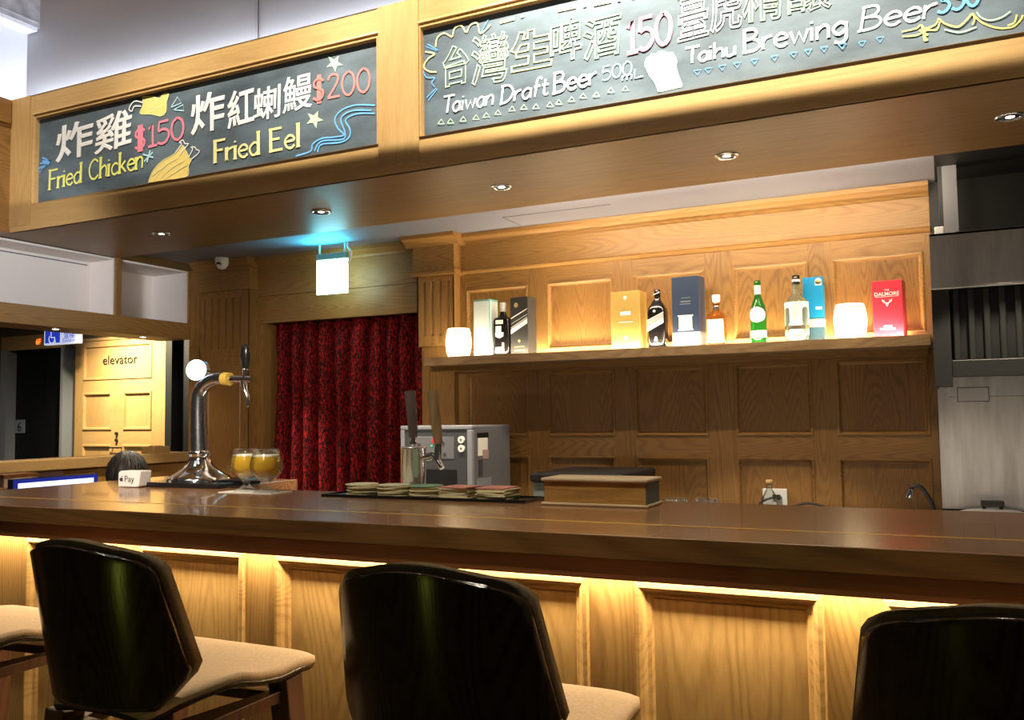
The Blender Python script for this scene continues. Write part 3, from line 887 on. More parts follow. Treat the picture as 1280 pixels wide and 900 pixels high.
def ribbon(mb, pts, wd, closed=False, y=CY):
    """flat chalk stroke in the plane of the board"""
    pts = [Vector((p[0], 0, p[2])) for p in pts]
    _lay[0] = (_lay[0] + 1) % 12
    y = y - 0.00018 * _lay[0]
    L, R = [], []
    for i, p in enumerate(pts):
        a = pts[max(i - 1, 0)]; b = pts[min(i + 1, len(pts) - 1)]
        t = b - a
        if t.length < 1e-7: t = Vector((1, 0, 0))
        t.normalize()
        n = Vector((-t.z, 0, t.x))
        k = wd / 2 * (0.9 + 0.2 * random.random())
        L.append(p + n * k); R.append(p - n * k)
    ext = 0.0
    v = []
    for q in L + R: v.append((q.x, y, q.z))
    for q in L + R: v.append((q.x, y + 0.0018, q.z))
    n = len(pts)
    f = []
    for i in range(n - 1):
        f.append((i, n + i, n + i + 1, i + 1))
    mb.add(v, f, 0)


def lettering(body, parent, mname, bl, br, tl, wd, serif=0.0, slant=0.0, bold=1.0):
    O, Rr, T = at(*bl, CY), at(*br, CY), at(*tl, CY)
    tot = sum(GL[ch][0] for ch in body)
    ex = (Rr - O) / tot
    ey = (T - O) / 0.9
    mb = MB()
    x = 0
    for ch in body:
        g = GL[ch]
        sm = False
        for st in g[1:]:
            if st == '~': sm = True; continue
            P = [O + ex * (x + q[0] + slant * q[1]) + ey * q[1] for q in st]
            if sm: P = smooth_path(P, 5)
            vert = (not sm) and len(st) == 2 and abs(st[0][0] - st[1][0]) < 0.06 and abs(st[0][1] - st[1][1]) > .3
            ribbon(mb, P, wd * (bold if vert else 1.0))
            if serif and vert and ch not in '$T':
                for q in st:
                    c = O + ex * (x + q[0]) + ey * q[1]
                    ribbon(mb, [c - ex * serif, c + ex * serif], wd * 0.75)
            sm = False
        x += g[0]
    return mb.build('chalk_lettering', mname, parent, recalc=False)


def glyph(ch, parent, mname, bl, br, tl, off=0.02, outline=0.0):
    O, Rr, T = at(*bl, CY), at(*br, CY), at(*tl, CY)
    O.y = CY
    return text_mesh(ch, mname, 'chalk_character', parent, aff=(O, Rr - O, T - O), off=off if outline else 0.0, outline=outline or off, bold=not outline)


def strokes(parent, mname, lst, wpx=1.2, name='chalk_drawing', smooth=False, each=False):
    if each:
        for q in lst: strokes(parent, mname, [q], wpx, name, smooth)
        return
    mb = MB()
    for st in lst:
        P = [at(*q, CY) for q in st]
        if smooth: P = smooth_path(P, 5)
        k = (P[0] - Vector((0, 0, CAM_H))).dot(FW) / FPX
        ribbon(mb, P, wpx * k)
    return mb.build(name, mname, parent, recalc=False)


def sc(lst, k, ox, oy):
    return [(x / k + ox, y / k + oy) for x, y in lst]


def fill(parent, mname, poly, name='chalk_drawing', y=None):
    mb = MB()
    P = [at(*q, CY) for q in poly]
    mb.add([(p.x, (y or CY + 0.0004), p.z) for p in P], [tuple(range(len(P)))])
    return mb.build(name, mname, parent, recalc=False)


def star(cx, cy, r, rot=0.2):
    return [(cx + (r if i % 2 == 0 else r * 0.42) * math.cos(rot + i * PI / 5), cy + (r if i % 2 == 0 else r * 0.42) * math.sin(rot + i * PI / 5)) for i in range(10)]


# --- first board
o1 = thing('chalkboard', (0, 0, 0), 'shorter left chalkboard offering fried chicken and fried eel', 'chalkboard', group=None)
mb = MB(); mb.box(B1[0], B1[1], BY, BY + 0.008, B1[2], B1[3])
mb.build('board', 'board', o1)
glyph('炸', o1, 'ch_white', (69, 205), (116, 193), (70, 159), off=0.022)
glyph('雞', o1, 'ch_white', (117, 195), (164, 181), (119, 148), off=0.016)
lettering('$150', o1, 'ch_pink', (168, 188), (233, 172), (168, 161), 0.014, serif=0.10, bold=1.7)
lettering('Fried Chicken', o1, 'ch_yel', (62, 237), (181, 209), (63, 213), 0.011, serif=0.09, bold=1.6)
glyph('炸', o1, 'ch_white', (238, 171), (281, 161), (238, 121), off=0.022)
glyph('紅', o1, 'ch_white', (284, 163), (318, 153), (284, 116), off=0.02)
glyph('蝲', o1, 'ch_white', (316, 153), (350, 146), (317, 112), off=0.014)
glyph('鰻', o1, 'ch_white', (353, 143), (390, 134), (354, 98), off=0.01)
lettering('$200', o1, 'ch_red', (391, 127), (466, 113), (391, 98), 0.011, bold=1.2)
lettering('Fried Eel', o1, 'ch_cream', (269, 203), (378, 182), (269, 176), 0.012, serif=0.08, bold=1.7)
fill(o1, 'ch_green', star(418, 79, 11), 'chalk_star')
fill(o1, 'ch_green', star(393, 149, 11.5, 0.1), 'chalk_star')
strokes(o1, 'ch_cyan', [[(179, 193), (192, 197)], [(188, 188), (184, 203)], [(180, 202), (191, 190)]], 2.2, 'chalk_star')
K2 = (5.12, 230, 50)
strokes(o1, 'ch_blue', [sc([(1222, 418), (1100, 416), (1010, 448), (965, 505), (985, 565), (1022, 608), (950, 622), (880, 630), (825, 665), (808, 712), (715, 742)], *K2),
                        sc([(1222, 470), (1110, 472), (1035, 510), (1062, 570), (1056, 622), (1000, 655), (880, 668), (855, 718)], *K2),
                        sc([(1200, 450), (1080, 452), (1005, 500), (1030, 590), (1015, 635), (880, 648), (835, 710)], *K2)], 2.2, 'chalk_eel', True)
K1 = (5.77, 40, 100)
chick = sc([(840, 740), (868, 665), (930, 592), (1010, 545), (1040, 520), (1085, 470), (1135, 560), (1150, 575), (1130, 620), (1120, 692), (1000, 715)], *K1)
fill(o1, 'ch_gold', chick, 'chalk_chicken')
strokes(o1, 'ch_cream', [chick, sc([(880, 720), (960, 620), (1060, 560)], *K1), sc([(920, 715), (1000, 640), (1100, 580)], *K1), sc([(960, 712), (1040, 660), (1120, 610)], *K1),
                         sc([(870, 690), (930, 640), (980, 600)], *K1)], 1.1, 'chalk_chicken_lines', True)
strokes(o1, 'ch_white', [sc([(1035, 525), (1080, 460), (1062, 450), (1090, 434), (1104, 458), (1130, 460), (1112, 482), (1065, 540)], *K1),
                         sc([(1130, 560), (1160, 500), (1148, 484), (1175, 484), (1186, 500), (1208, 512), (1195, 535), (1150, 572)], *K1)], 1.3, 'chalk_bone', True, True)
strokes(o1, 'ch_white', [sc([(790, 190), (740, 190), (722, 225), (702, 210), (722, 170), (750, 152), (805, 165)], *K1)], 1.5, 'chalk_bones', True)
drum = sc([(795, 120), (860, 120), (920, 130), (945, 100), (985, 100), (970, 160), (965, 230), (930, 258), (860, 245), (780, 240), (800, 180)], *K1)
fill(o1, 'ch_gold', drum, 'chalk_drumstick')
strokes(o1, 'ch_cream', [drum + drum[:1], sc([(820, 140), (900, 150), (860, 200), (940, 190), (840, 230)], *K1)], 1.1, 'chalk_drumstick_lines', True)
strokes(o1, 'ch_cyan', [sc([(1002, 198), (1050, 122), (1078, 165), (1002, 198)], *K1), sc([(1020, 215), (1090, 178), (1095, 222), (1020, 215)], *K1)], 1.4, 'chalk_mark', each=True)
strokes(o1, 'ch_blue', [sc([(75, 560), (110, 575), (135, 585), (75, 585)], *K1), sc([(60, 602), (130, 592)], *K1), sc([(125, 598), (70, 640), (60, 672), (48, 640), (110, 605)], *K1)], 2.2, 'chalk_mark', each=True)

# --- second board
o2 = thing('chalkboard', (0, 0, 0), 'longer right chalkboard offering draft beers', 'chalkboard')
mb = MB(); mb.box(B2[0], B2[1], BY, BY + 0.008, B2[2], B2[3])
mb.build('board', 'board', o2)
OL = 0.020
glyph('台', o2, 'ch_green', (553, 111), (587, 103), (553, 60), 0.03, OL)
glyph('灣', o2, 'ch_green', (588, 109), (636, 101), (589, 46), 0.005, OL * .8)
glyph('生', o2, 'ch_cream', (637, 92), (690, 82), (637, 42), 0.03, OL)
glyph('啤', o2, 'ch_green', (687, 82), (727, 72), (688, 28), 0.012, OL)
glyph('酒', o2, 'ch_green', (728, 78), (776, 67), (729, 25), 0.012, OL)
lettering('150', o2, 'ch_pink', (784, 67), (843, 52), (784, 28), 0.017, serif=0.12, bold=1.3)
lettering('500', o2, 'ch_cyan', (753, 101), (792, 92), (753, 84), 0.006)
lettering('mL', o2, 'ch_cyan', (778, 101), (806, 95), (778, 90), 0.006)
lettering('Taiwan', o2, 'ch_white', (553, 142), (619, 130), (553, 121), 0.009, slant=0.1)
lettering('Draft', o2, 'ch_white', (626, 130), (687, 117), (626, 108), 0.009, slant=0.1)
lettering('Beer', o2, 'ch_white', (692, 117), (748, 104), (692, 92), 0.010, slant=0.05)
glyph('臺', o2, 'ch_white', (847, 54), (886, 44), (847, -10), 0.005, OL * .85)
glyph('虎', o2, 'ch_white', (887, 43), (928, 36), (887, -20), 0.01, OL * .9)
glyph('精', o2, 'ch_green', (927, 30), (980, 23), (927, -30), 0.01, OL * .9)
glyph('釀', o2, 'ch_green', (983, 20), (1040, 10), (983, -40), 0.0, OL * .8)
lettering('Taihu', o2, 'ch_white', (857, 80), (923, 68), (857, 60), 0.010)
lettering('Brewing', o2, 'ch_white', (930, 66), (1064, 42), (930, 38), 0.011)
lettering('Beer', o2, 'ch_white', (1075, 39), (1174, 20), (1075, 10), 0.009, slant=0.1)
lettering('330', o2, 'ch_blue', (1172, 17), (1228, 5), (1172, -12), 0.010)


def tri(cx, cy, s, down=False):
    d = 1 if down else -1
    return [(cx - s, cy - d * s * 0.5 + s * .1), (cx + s, cy - d * s * 0.6 - s * .1), (cx, cy + d * s * 0.8), (cx - s, cy - d * s * 0.5 + s * .1)]


tp = [(x / 6 + 525, y / 6 + 20) for x, y in ((160, 795), (230, 790), (325, 775), (420, 762), (497, 745), (585, 725), (690, 697), (780, 685), (870, 680), (975, 665))]
tp += [(x / 6.92 + 690, y / 6.92) for x, y in ((60, 885), (170, 860), (270, 830), (385, 818), (510, 780), (635, 768))]
strokes(o2, 'ch_green', [tri(x, y, 4.2) for x, y in tp], 1.3, 'chalk_triangle', each=True)
tp = [(x / 5.818 + 840, y / 5.818) for x, y in ((185, 525), (265, 510), (365, 490), (475, 470), (600, 445), (745, 420), (885, 395), (990, 375), (1105, 355), (1240, 335))]
tp += [(x / 5.333 + 1040, y / 5.333) for x, y in ((65, 305), (200, 290), (320, 262))]
strokes(o2, 'ch_blue', [tri(x, y, 4.8, True) for x, y in tp], 1.2, 'chalk_triangle', each=True)
K4 = (6.92, 690, 0)
mug = sc([(800, 540), (815, 500), (845, 485), (860, 460), (900, 465), (920, 440), (965, 438), (1000, 452), (1045, 450), (1075, 500), (1068, 560), (1085, 650), (1128, 752), (925, 797), (880, 690), (820, 620)], *K4)
fill(o2, 'ch_white', mug, 'chalk_mug')
strokes(o2, 'ch_cyan', [sc([(802, 560), (850, 660), (890, 710), (925, 795)], *K4), sc([(1078, 520), (1075, 600), (1125, 740)], *K4)], 2.0, 'chalk_mug_outline', True, True)
strokes(o2, 'dark_line', [sc([(920, 545), (960, 550), (1040, 520)], *K4), sc([(930, 565), (990, 585), (1035, 540)], *K4)], 0.5, 'chalk_mug_lines', True)
K3 = (6.0, 525, 20)
strokes(o2, 'ch_cream', [sc([(118, 232), (130, 165), (180, 130), (242, 160)], *K3), sc([(245, 152), (262, 92), (310, 72), (342, 122)], *K3), sc([(350, 126), (380, 68), (430, 56), (455, 132), (530, 66)], *K3),
                         sc([(40, 268), (110, 285), (62, 320), (30, 380), (70, 416), (125, 420)], *K3)], 2.0, 'chalk_cloud', True, True)
strokes(o2, 'ch_blue', [sc([(20, 400), (50, 460), (110, 462), (90, 500), (112, 532)], *K3), sc([(60, 212), (135, 256)], *K3), sc([(45, 228), (128, 262)], *K3), sc([(50, 612), (120, 540)], *K3), sc([(62, 634), (130, 545)], *K3), sc([(460, 120), (512, 28)], *K3)], 1.3, 'chalk_mark', True, True)
strokes(o2, 'ch_cream', [[(625, 28), (643, 23)], [(697, 13), (720, 8)], [(742, 6), (764, 1)], [(790, -3), (812, -8)]], 4.5, 'chalk_dash', each=True)
strokes(o2, 'ch_cyan', [[(651, 21), (655, 20)], [(729, 8), (733, 7)], [(772, 1), (776, 0)]], 3.0, 'chalk_dash', each=True)
K6 = (5.333, 1040, 0)
strokes(o2, 'ch_gold', [sc([(710, 125), (760, 162), (840, 178), (900, 130), (935, 92), (950, 130), (935, 165)], *K6), sc([(940, 95), (1000, 150), (1100, 186), (1200, 180), (1255, 135), (1272, 100)], *K6), sc([(600, 178), (625, 262)], *K6), sc([(580, 200), (640, 235)], *K6)], 2.2, 'chalk_swag', True, True)
strokes(o2, 'ch_yel', [sc([(465, 212), (560, 190), (592, 166), (622, 190), (688, 165), (712, 122)], *K6), sc([(470, 242), (560, 236), (632, 202), (698, 198), (718, 145)], *K6), sc([(1170, 170), (1215, 150), (1232, 98)], *K6), sc([(610, 190), (615, 265), (640, 262)], *K6)], 2.0, 'chalk_swag', True, True)
strokes(o2, 'ch_green', [sc([(748, 196), (850, 216), (962, 180)], *K6), sc([(965, 80), (990, 115), (1050, 136), (1130, 116), (1190, 76)], *K6)], 1.8, 'chalk_swag', True, True)

# ================================================================== SOFFIT DOWNLIGHTS
dl = thing('downlight', (0, 0, 2.40), 'x', 'downlight', group='recessed downlights in the soffit')
mb = MB()
mb.lathe([(0.052, 0.0), (0.052, -0.004), (0.044, -0.006), (0.036, -0.002), (0.034, 0.0)], n=28, cap0=False, cap1=False)
mb.build('trim_ring', 'chrome', dl)
mb = MB(); mb.lathe([(0.0345, 0.0005), (0.0345, -0.0018), (0.016, -0.0020)], n=24, cap0=False, cap1=False)
mb.build('reflector', 'dark_steel', dl)
mb = MB(); mb.lathe([(0.016, -0.0016), (0.014, -0.0028), (0.001, -0.0032)], n=20, cap0=False)
mb.build('lens', 'downlight', dl)
DLN = ['first soffit downlight from the left, near the white cabinets', 'second soffit downlight from the left, ahead of the exit sign', 'middle soffit downlight, under the left end of the beer chalkboard', 'second soffit downlight from the right, under the brewing beer lettering', 'rightmost soffit downlight, above the range hood']
for i, x in enumerate((-4.006, -2.869, -1.824, -0.776, 0.257)):
    o = dl if i == 0 else copy_tree(dl)
    o.location = (x, 3.68, 2.3995); o['label'] = DLN[i]
bl = thing('downlight', (0, 0, 0), 'small downlight under the oak beam, left of the wheelchair sign', 'downlight', group='small downlights under the left beam')
mb = MB(); mb.lathe([(0.030, 0), (0.030, -0.003), (0.020, -0.004)], n=20, cap0=False, cap1=False); mb.build('trim_ring', 'chrome', bl)
mb = MB(); mb.lathe([(0.020, -0.001), (0.018, -0.004), (0.001, -0.0045)], n=20, cap0=False); mb.build('lens', 'downlight', bl)
bl.location = (-4.93, 3.71, 1.9045)
o = copy_tree(bl); o.location = (-4.93, 4.38, 1.9045); o['label'] = 'small downlight under the oak beam, above the elevator lettering'

# ================================================================== BAR COUNTER
wt = thing('worktop', (0, 0, 0), 'long dark walnut bar top with a thin brass inlay', 'worktop')
mb = MB()
mb.box(-3.16, 2.2, 1.77, 2.50, 1.032, 1.080, 0)
mb.box(-3.16, -2.42, 2.50, 2.95, 1.032, 1.080, 0)
mb.build('top_slab', 'counter', wt, bevel=0.003)
mb = MB(); mb.box(-3.162, 2.2, 1.7675, 1.773, 1.0325, 1.0785, 0)
mb.box(-3.163, -3.157, 1.7675, 3.05, 1.0325, 1.0785, 0)
mb.build('front_edge', 'counter_edge', wt)
mb = MB(); mb.box(-3.158, 2.2, 1.966, 1.972, 1.079, 1.0806, 0)
mb.build('brass_inlay', 'brass', wt)

bar = thing('bar_counter', (0, 0, 0), 'lit oak panelled bar front under the walnut top', 'bar counter')
mb = MB()
stl = [-2.74, -2.237, -1.737, -1.235, -0.735, -0.232, 0.271, 0.774, 1.277, 1.78]
pan = []
for i in range(len(stl) - 1):
    pan.append((stl[i] + 0.107, stl[i + 1], 0.16, 0.966))
PBAR = [(0.0, 0.0), (0.003, -0.010), (0.012, -0.012), (0.020, -0.006), (0.026, 0.004), (0.034, 0.008), (0.038, 0.016)]
panelled(mb, -3.10, 2.2, 0.10, 1.03, 1.90, pan, PBAR)
mb.box(-3.10, 2.2, 1.925, 1.96, 0.10, 1.03, 1)
mb.build('front_panelling', ['bar_x', 'bar_z', 'bar_p', 'bar_x'], bar)
mb = MB(); mb.box(-3.14, 2.2, 1.776, 1.790, 0.987, 1.0315, 0); mb.box(-3.14, -3.126, 1.79, 3.04, 0.987, 1.0315)
mb.build('apron', 'apron', bar, bevel=0.002)
mb = MB(); mb.box(-3.10, -3.07, 1.96, 3.0, 0.0, 1.03, 0); mb.box(-2.42, -2.39, 2.46, 3.0, 0.0, 1.03, 0); mb.box(-2.42, 2.2, 2.42, 2.46, 0, 1.03)
mb.build('carcass', 'bar_z', bar)
mb = MB(); mb.box(-3.10, 2.2, 1.95, 2.42, 0.0, 0.10, 0)
mb.build('plinth', 'black', bar)
mb = MB(); mb.box(-3.10, 2.1, 1.800, 1.812, 1.020, 1.031)
tag(mb.build('led_strip', 'led', bar), 'glowing warm light strip under the bar top')

# back counter behind the bar (mostly hidden)
bc = thing('back_counter', (0, 0, 0), 'steel back counter along the panelled wall', 'counter')
mb = MB(); mb.box(-2.88, 1.5, 4.02, 4.765, 0.82, 0.85); mb.build('top', 'brushed', bc, bevel=0.003)
mb = MB(); mb.box(-2.86, 1.5, 4.06, 4.76, 0.0, 0.82); mb.build('cabinet', 'dark_steel', bc)
bb = thing('back_bench', (0, 0, 0), 'steel working bench behind the bar top', 'bench')
mb = MB(); mb.box(-2.3, 1.8, 2.515, 2.82, 0.91, 0.94); mb.build('top', 'brushed', bb, bevel=0.002)
for x in (-2.25, -0.8, 0.6, 1.75):
    mb = MB(); mb.box(x - 0.02, x + 0.02, 2.76, 2.80, 0, 0.91); mb.build('leg', 'brushed', bb)
    mb = MB(); mb.box(x - 0.02, x + 0.02, 2.53, 2.57, 0, 0.91); mb.build('leg', 'brushed', bb)

# ================================================================== STOOLS


def make_stool():
    r = thing('bar_stool', (0, 0, 0), 'x', 'bar stool', group='bar stools along the counter')
    # back shell
    T = [0, .04, .10, .18, .25, .35, .5, .65, .8, .88, .93, .965, .99, 1.0]

    def hw(t):
        if t < .22: return .138 + (.190 - .138) * (t / .22)
        if t < .85: return .190 - (.190 - .165) * ((t - .22) / .63)
        q = (t - .85) / .15
        return .165 - .070 * (1 - math.sqrt(max(0, 1 - q * q)))
    S = [-1 + 2 * j / 24 for j in range(25)]

    def back(off, zt=0.0, inset=0.0):
        g = []
        for t in T:
            row = []
            for s in S:
                x = s * (hw(t) - inset)
                z = .806 + zt + t * .284 + .018 * (1 - s * s) * t ** 3
                y = -.20 - .055 * t + 2.6 * abs(x) ** 2.05 + off
                row.append((x, y, z))
            g.append(row)
        return g
    mb = MB(); mb.slab(back(0.0), back(0.011))
    mb.build('back_shell', 'stool_wood', r)
    mb = MB(); mb.slab(back(0.0112, 0.011, -0.001), back(0.042, 0.008, 0.003))
    mb.build('back_pad', 'fabric_dark', r, sub=0)
    # seat
    V = [0, .06, .14, .22, .30, .38, .5, .65, .8, .9, .96, 1.0]
    U = [-1 + 2 * j / 24 for j in range(25)]

    def sw(v):
        pts = [(0, .122), (.12, .142), (.30, .205), (.40, .214), (.65, .216), (.9, .212), (.96, .204), (1.0, .186)]
        for (a, b), (c, d) in zip(pts, pts[1:]):
            if v <= c: return b + (d - b) * (v - a) / (c - a)
        return pts[-1][1]

    def seat(dz, ins=0.0, edge=0.0):
        g = []
        for v in V:
            row = []
            for u in U:
                x = u * (sw(v) - ins)
                y = -.164 + ins + v * (.396 - 2 * ins)
                bump = math.exp(-((v - .34) / .17) ** 2)
                z = .818 + .030 * bump * abs(u) ** 3 - .010 * max(0, v - .8) / .2 - .010 * math.exp(-(v / .1) ** 2) * abs(u) ** 2
                z += dz + .020 * v - .006 - edge * (abs(u) ** 8 + max(0, (v - .93) / .07) ** 2 * 0.7)
                row.append((x, y, z))
            g.append(row)
        return g
    mb = MB(); mb.slab(seat(-.0145), seat(-.026, .004))
    mb.build('seat_shell', 'stool_wood', r)
    mb = MB(); mb.slab(seat(.008, 0.001, 0.008), seat(-.014))
    mb.build('seat_pad', 'fabric', r)
    # under frame
    for sx in (-1, 1):
        for sy in (-1, 1):
            mb = MB()
            mb.beam((sx * (.160 if sy > 0 else .118), sy * .150 + (.02 if sy > 0 else .01), .776 + (.01 if sy > 0 else 0)), (sx * (.215 if sy > 0 else .19), sy * .205 + (.02 if sy > 0 else 0), 0.0), .052, .028)
            mb.build('leg', 'stool_leg', r, bevel=0.003)
        mb = MB(); mb.beam((sx * .120, -.14, .744), (sx * .160, .16, .752), .024, d0=.074)
        mb.build('side_rail', 'stool_leg', r, bevel=0.002)
        mb = MB(); mb.beam((sx * .186, -.19, .30), (sx * .186, .17, .30), .016, d0=.03)
        mb.build('stretcher', 'stool_leg', r, bevel=0.002)
    for sy in (-1, 1):
        q = .15 if sy > 0 else .112
        mb = MB(); mb.beam((-q, sy * .150 + .01, .745), (q, sy * .150 + .01, .745), .022, d0=.06)
        mb.build('cross_rail', 'stool_leg', r, bevel=0.002)
    mb = MB(); mb.beam((-.186, .175, .30), (.186, .175, .30), .03, d0=.016)
    mb.build('footrest', 'brushed', r, bevel=0.002)
    return r


st = make_stool()
SL = ['bar stool second from the left, whole dark back and beige seat in view', 'bar stool in the middle of the row, its dark back largest in view', 'rightmost bar stool, only its dark back top showing', 'leftmost bar stool, only its beige seat showing at the frame edge']
for i, x in enumerate((-1.440, -0.712, 0.062, -2.165)):
    o = st if i == 0 else copy_tree(st)
    o.location = (x, 1.35 if i != 3 else 1.42, 0)
    o.rotation_euler = (0, 0, math.radians((0, 1.5, 0, 0)[i]))
    o['label'] = SL[i]

# ================================================================== THINGS ON THE BAR
CT = 1.080   # bar top height
# --- swan neck beer tower
tw = thing('beer_tower', (-2.572, 2.56, CT), 'chrome swan neck beer tower with round lit badge', 'beer tower')
mb = MB(); mb.box(-0.20, 0.20, -0.115, 0.115, 0.0, 0.018)
mb.box(-0.13, 0.23, -0.02, 0.10, 0.018, 0.026)
mb.build('drip_base', 'black_gloss', tw, bevel=0.004)
mb = MB()
mb.lathe([(0.118, 0.018), (0.118, 0.026), (0.108, 0.036), (0.080, 0.052), (0.052, 0.075), (0.040, 0.098), (0.036, 0.112), (0.040, 0.118), (0.040, 0.128), (0.033, 0.134)], n=36)
mb.build('foot', 'chrome', tw)
path = [(0, 0, 0.12), (-0.003, 0, 0.18), (-0.006, 0, 0.25), (-0.006, 0, 0.31), (0.0, 0, 0.355), (0.022, 0, 0.385), (0.058, 0, 0.402), (0.095, 0, 0.406), (0.13, 0, 0.404)]
P = smooth_path(path, 6)
mb = MB(); mb.tube(P, [0.034 - 0.012 * (i / (len(P) - 1)) for i in range(len(P))], n=22)
mb.build('column', 'chrome_hammered', tw)
mb = MB(); mb.tube([(0.118, 0, 0.404), (0.150, 0, 0.402)], 0.025, n=20); mb.build('collar', 'brass', tw)
mb = MB(); mb.tube([(0.150, 0, 0.402), (0.255, 0, 0.398)], [0.015, 0.012], n=16)
mb.tube(smooth_path([(0.215, 0, 0.398), (0.222, 0, 0.365), (0.236, 0, 0.33), (0.238, 0, 0.295)], 4), [0.013, .012, .011, .011, .010, .010, .009, .009, .008, .008, .007, .007, .006], n=14)
fa = mb.build('faucet', 'chrome', tw)
mb = MB(); mb.lathe([(0.010, 0.398), (0.012, 0.41), (0.009, 0.425), (0.012, 0.432), (0.009, 0.44)], cx=0.224, n=16)
mb.build('lever_stem', 'chrome', fa)
mb = MB(); mb.lathe([(0.011, 0.438), (0.016, 0.452), (0.021, 0.49), (0.020, 0.515), (0.012, 0.528), (0.004, 0.530)], cx=0.224, n=20, sy=0.7)
mb.build('tap_handle', 'black_gloss', tw)
mb = MB(); mb.tube([(0.035, 0.0, 0.405), (0.005, -0.01, 0.425)], 0.014, n=14)
nrm = Vector((0.30, -0.95, 0.05)).normalized()
c0 = Vector((0.004, -0.02, 0.440))
mb.tube([c0 + nrm * -0.022, c0 + nrm * 0.008], 0.042, n=30)
mb.build('badge_housing', 'chrome', tw)
mb = MB(); mb.tube([c0 + nrm * 0.008, c0 + nrm * 0.0115], 0.040, n=30)
tag(mb.build('badge', 'badge', tw), 'glowing white round badge')

# --- card reader stand
cr = thing('card_reader_stand', (-2.765, 2.43, CT), 'small white payment reader stand lettered Pay', 'card reader', rz=math.radians(6))
mb = MB()
mb.prism([(-0.055, 0.002), (0.032, 0.002), (0.042, 0.004), (0.050, 0.062), (-0.045, 0.062), (-0.055, 0.056)], 'Y', -0.03, 0.03)
body = mb.build('body', 'white', cr, bevel=0.004)
mb = MB()
ap = []
for i in range(28):
    a = 2 * PI * i / 28
    rr = 0.0085 * (1 - 0.10 * abs(math.sin(a)) - 0.12 * math.exp(-((a - PI / 2) / 0.35) ** 2) - 0.10 * math.exp(-((a - 3 * PI / 2) / 0.3) ** 2))
    if a < 0.45 or a > 2 * PI - 0.25: rr *= 0.72
    ap.append((-0.038 + rr * math.cos(a), 0.030 + rr * math.sin(a)))
mb.prism(ap, 'Y', -0.0306, -0.0318)
mb.prism([(-0.038, 0.0395), (-0.034, 0.0405), (-0.0315, 0.0445), (-0.0355, 0.0435)], 'Y', -0.0306, -0.0318)
mb.build('apple_mark', 'grey_dark', cr)
text_mesh('Pay', 'grey_dark', 'lettering', cr, size=0.034, loc=(-0.025, -0.0312, 0.021))

# --- two beer glasses on a paper mat
mt = MB(); mt.box(-0.115, 0.115, -0.055, 0.055, 0.0, 0.0025)
tag(mt.build('paper_mat', 'paper', loc=(-2.140, 2.385, CT)), 'thin white paper mat under the two beer glasses', 'mat')


def make_glass():
    r = thing('beer_glass', (0, 0, 0), 'x', 'beer glass', group='tulip glasses of golden beer')
    outer = [(0.036, 0.0), (0.036, 0.003), (0.020, 0.010), (0.010, 0.018), (0.009, 0.026), (0.014, 0.034), (0.030, 0.046), (0.043, 0.064), (0.0475, 0.082), (0.045, 0.102), (0.039, 0.122), (0.0355, 0.138)]
    inner = [(0.0340, 0.138), (0.0375, 0.122), (0.0435, 0.102), (0.0458, 0.082), (0.0415, 0.065), (0.029, 0.048), (0.012, 0.0385), (0.001, 0.037)]
    mb = MB(); mb.lathe(outer + inner, n=40, cap0=True, cap1=False)
    mb.build('glass', 'glass', r)
    bz = [(0.001, 0.0375), (0.0118, 0.039), (0.0286, 0.0485), (0.041, 0.0652), (0.0452, 0.082), (0.0430, 0.102), (0.0395, 0.114)]
    mb = MB(); mb.lathe(bz, n=40)
    mb.build('beer', 'beer', r)
    mb = MB(); mb.lathe([(0.0393, 0.1142), (0.0384, 0.118), (0.036, 0.1195), (0.001, 0.1195)], n=40)
    mb.build('foam', 'foam', r)
    return r


g1 = make_glass()
g1.scale = (1.18, 1.18, 1.06)
g1.location = (-2.192, 2.400, CT + 0.0025); g1['label'] = 'left tulip glass of golden beer on the paper mat'
g2 = copy_tree(g1)
g2.location = (-2.076, 2.368, CT + 0.0025); g2['label'] = 'right tulip glass of golden beer on the paper mat'

# --- coaster tray and stacks
mb = MB()
mb.box(-0.36, 0.36, -0.068, 0.068, 0.0, 0.004)
mb.box(-0.36, 0.36, -0.068, -0.062, 0.004, 0.009); mb.box(-0.36, 0.36, 0.062, 0.068, 0.004, 0.009)
mb.box(-0.36, -0.354, -0.062, 0.062, 0.004, 0.009); mb.box(0.354, 0.36, -0.062, 0.062, 0.004, 0.009)
tag(mb.build('tray', 'black_gloss', loc=(-1.445, 2.385, CT)), 'long flat black tray holding the coaster stacks', 'tray')
mb = MB(); mb.lathe([(0.0525, 0), (0.0532, 0.0006), (0.0532, 0.0036), (0.0525, 0.0042)], n=36)
rc = mb.build('coaster', 'cream')
mb = MB(); mb.box(-0.048, 0.048, -0.048, 0.048, 0, 0.0042)
sq = mb.build('coaster', 'cream', bevel=0.001)
names = ['leftmost round stack', 'second round stack', 'third round stack', 'left square stack', 'right square stack']
first = {}
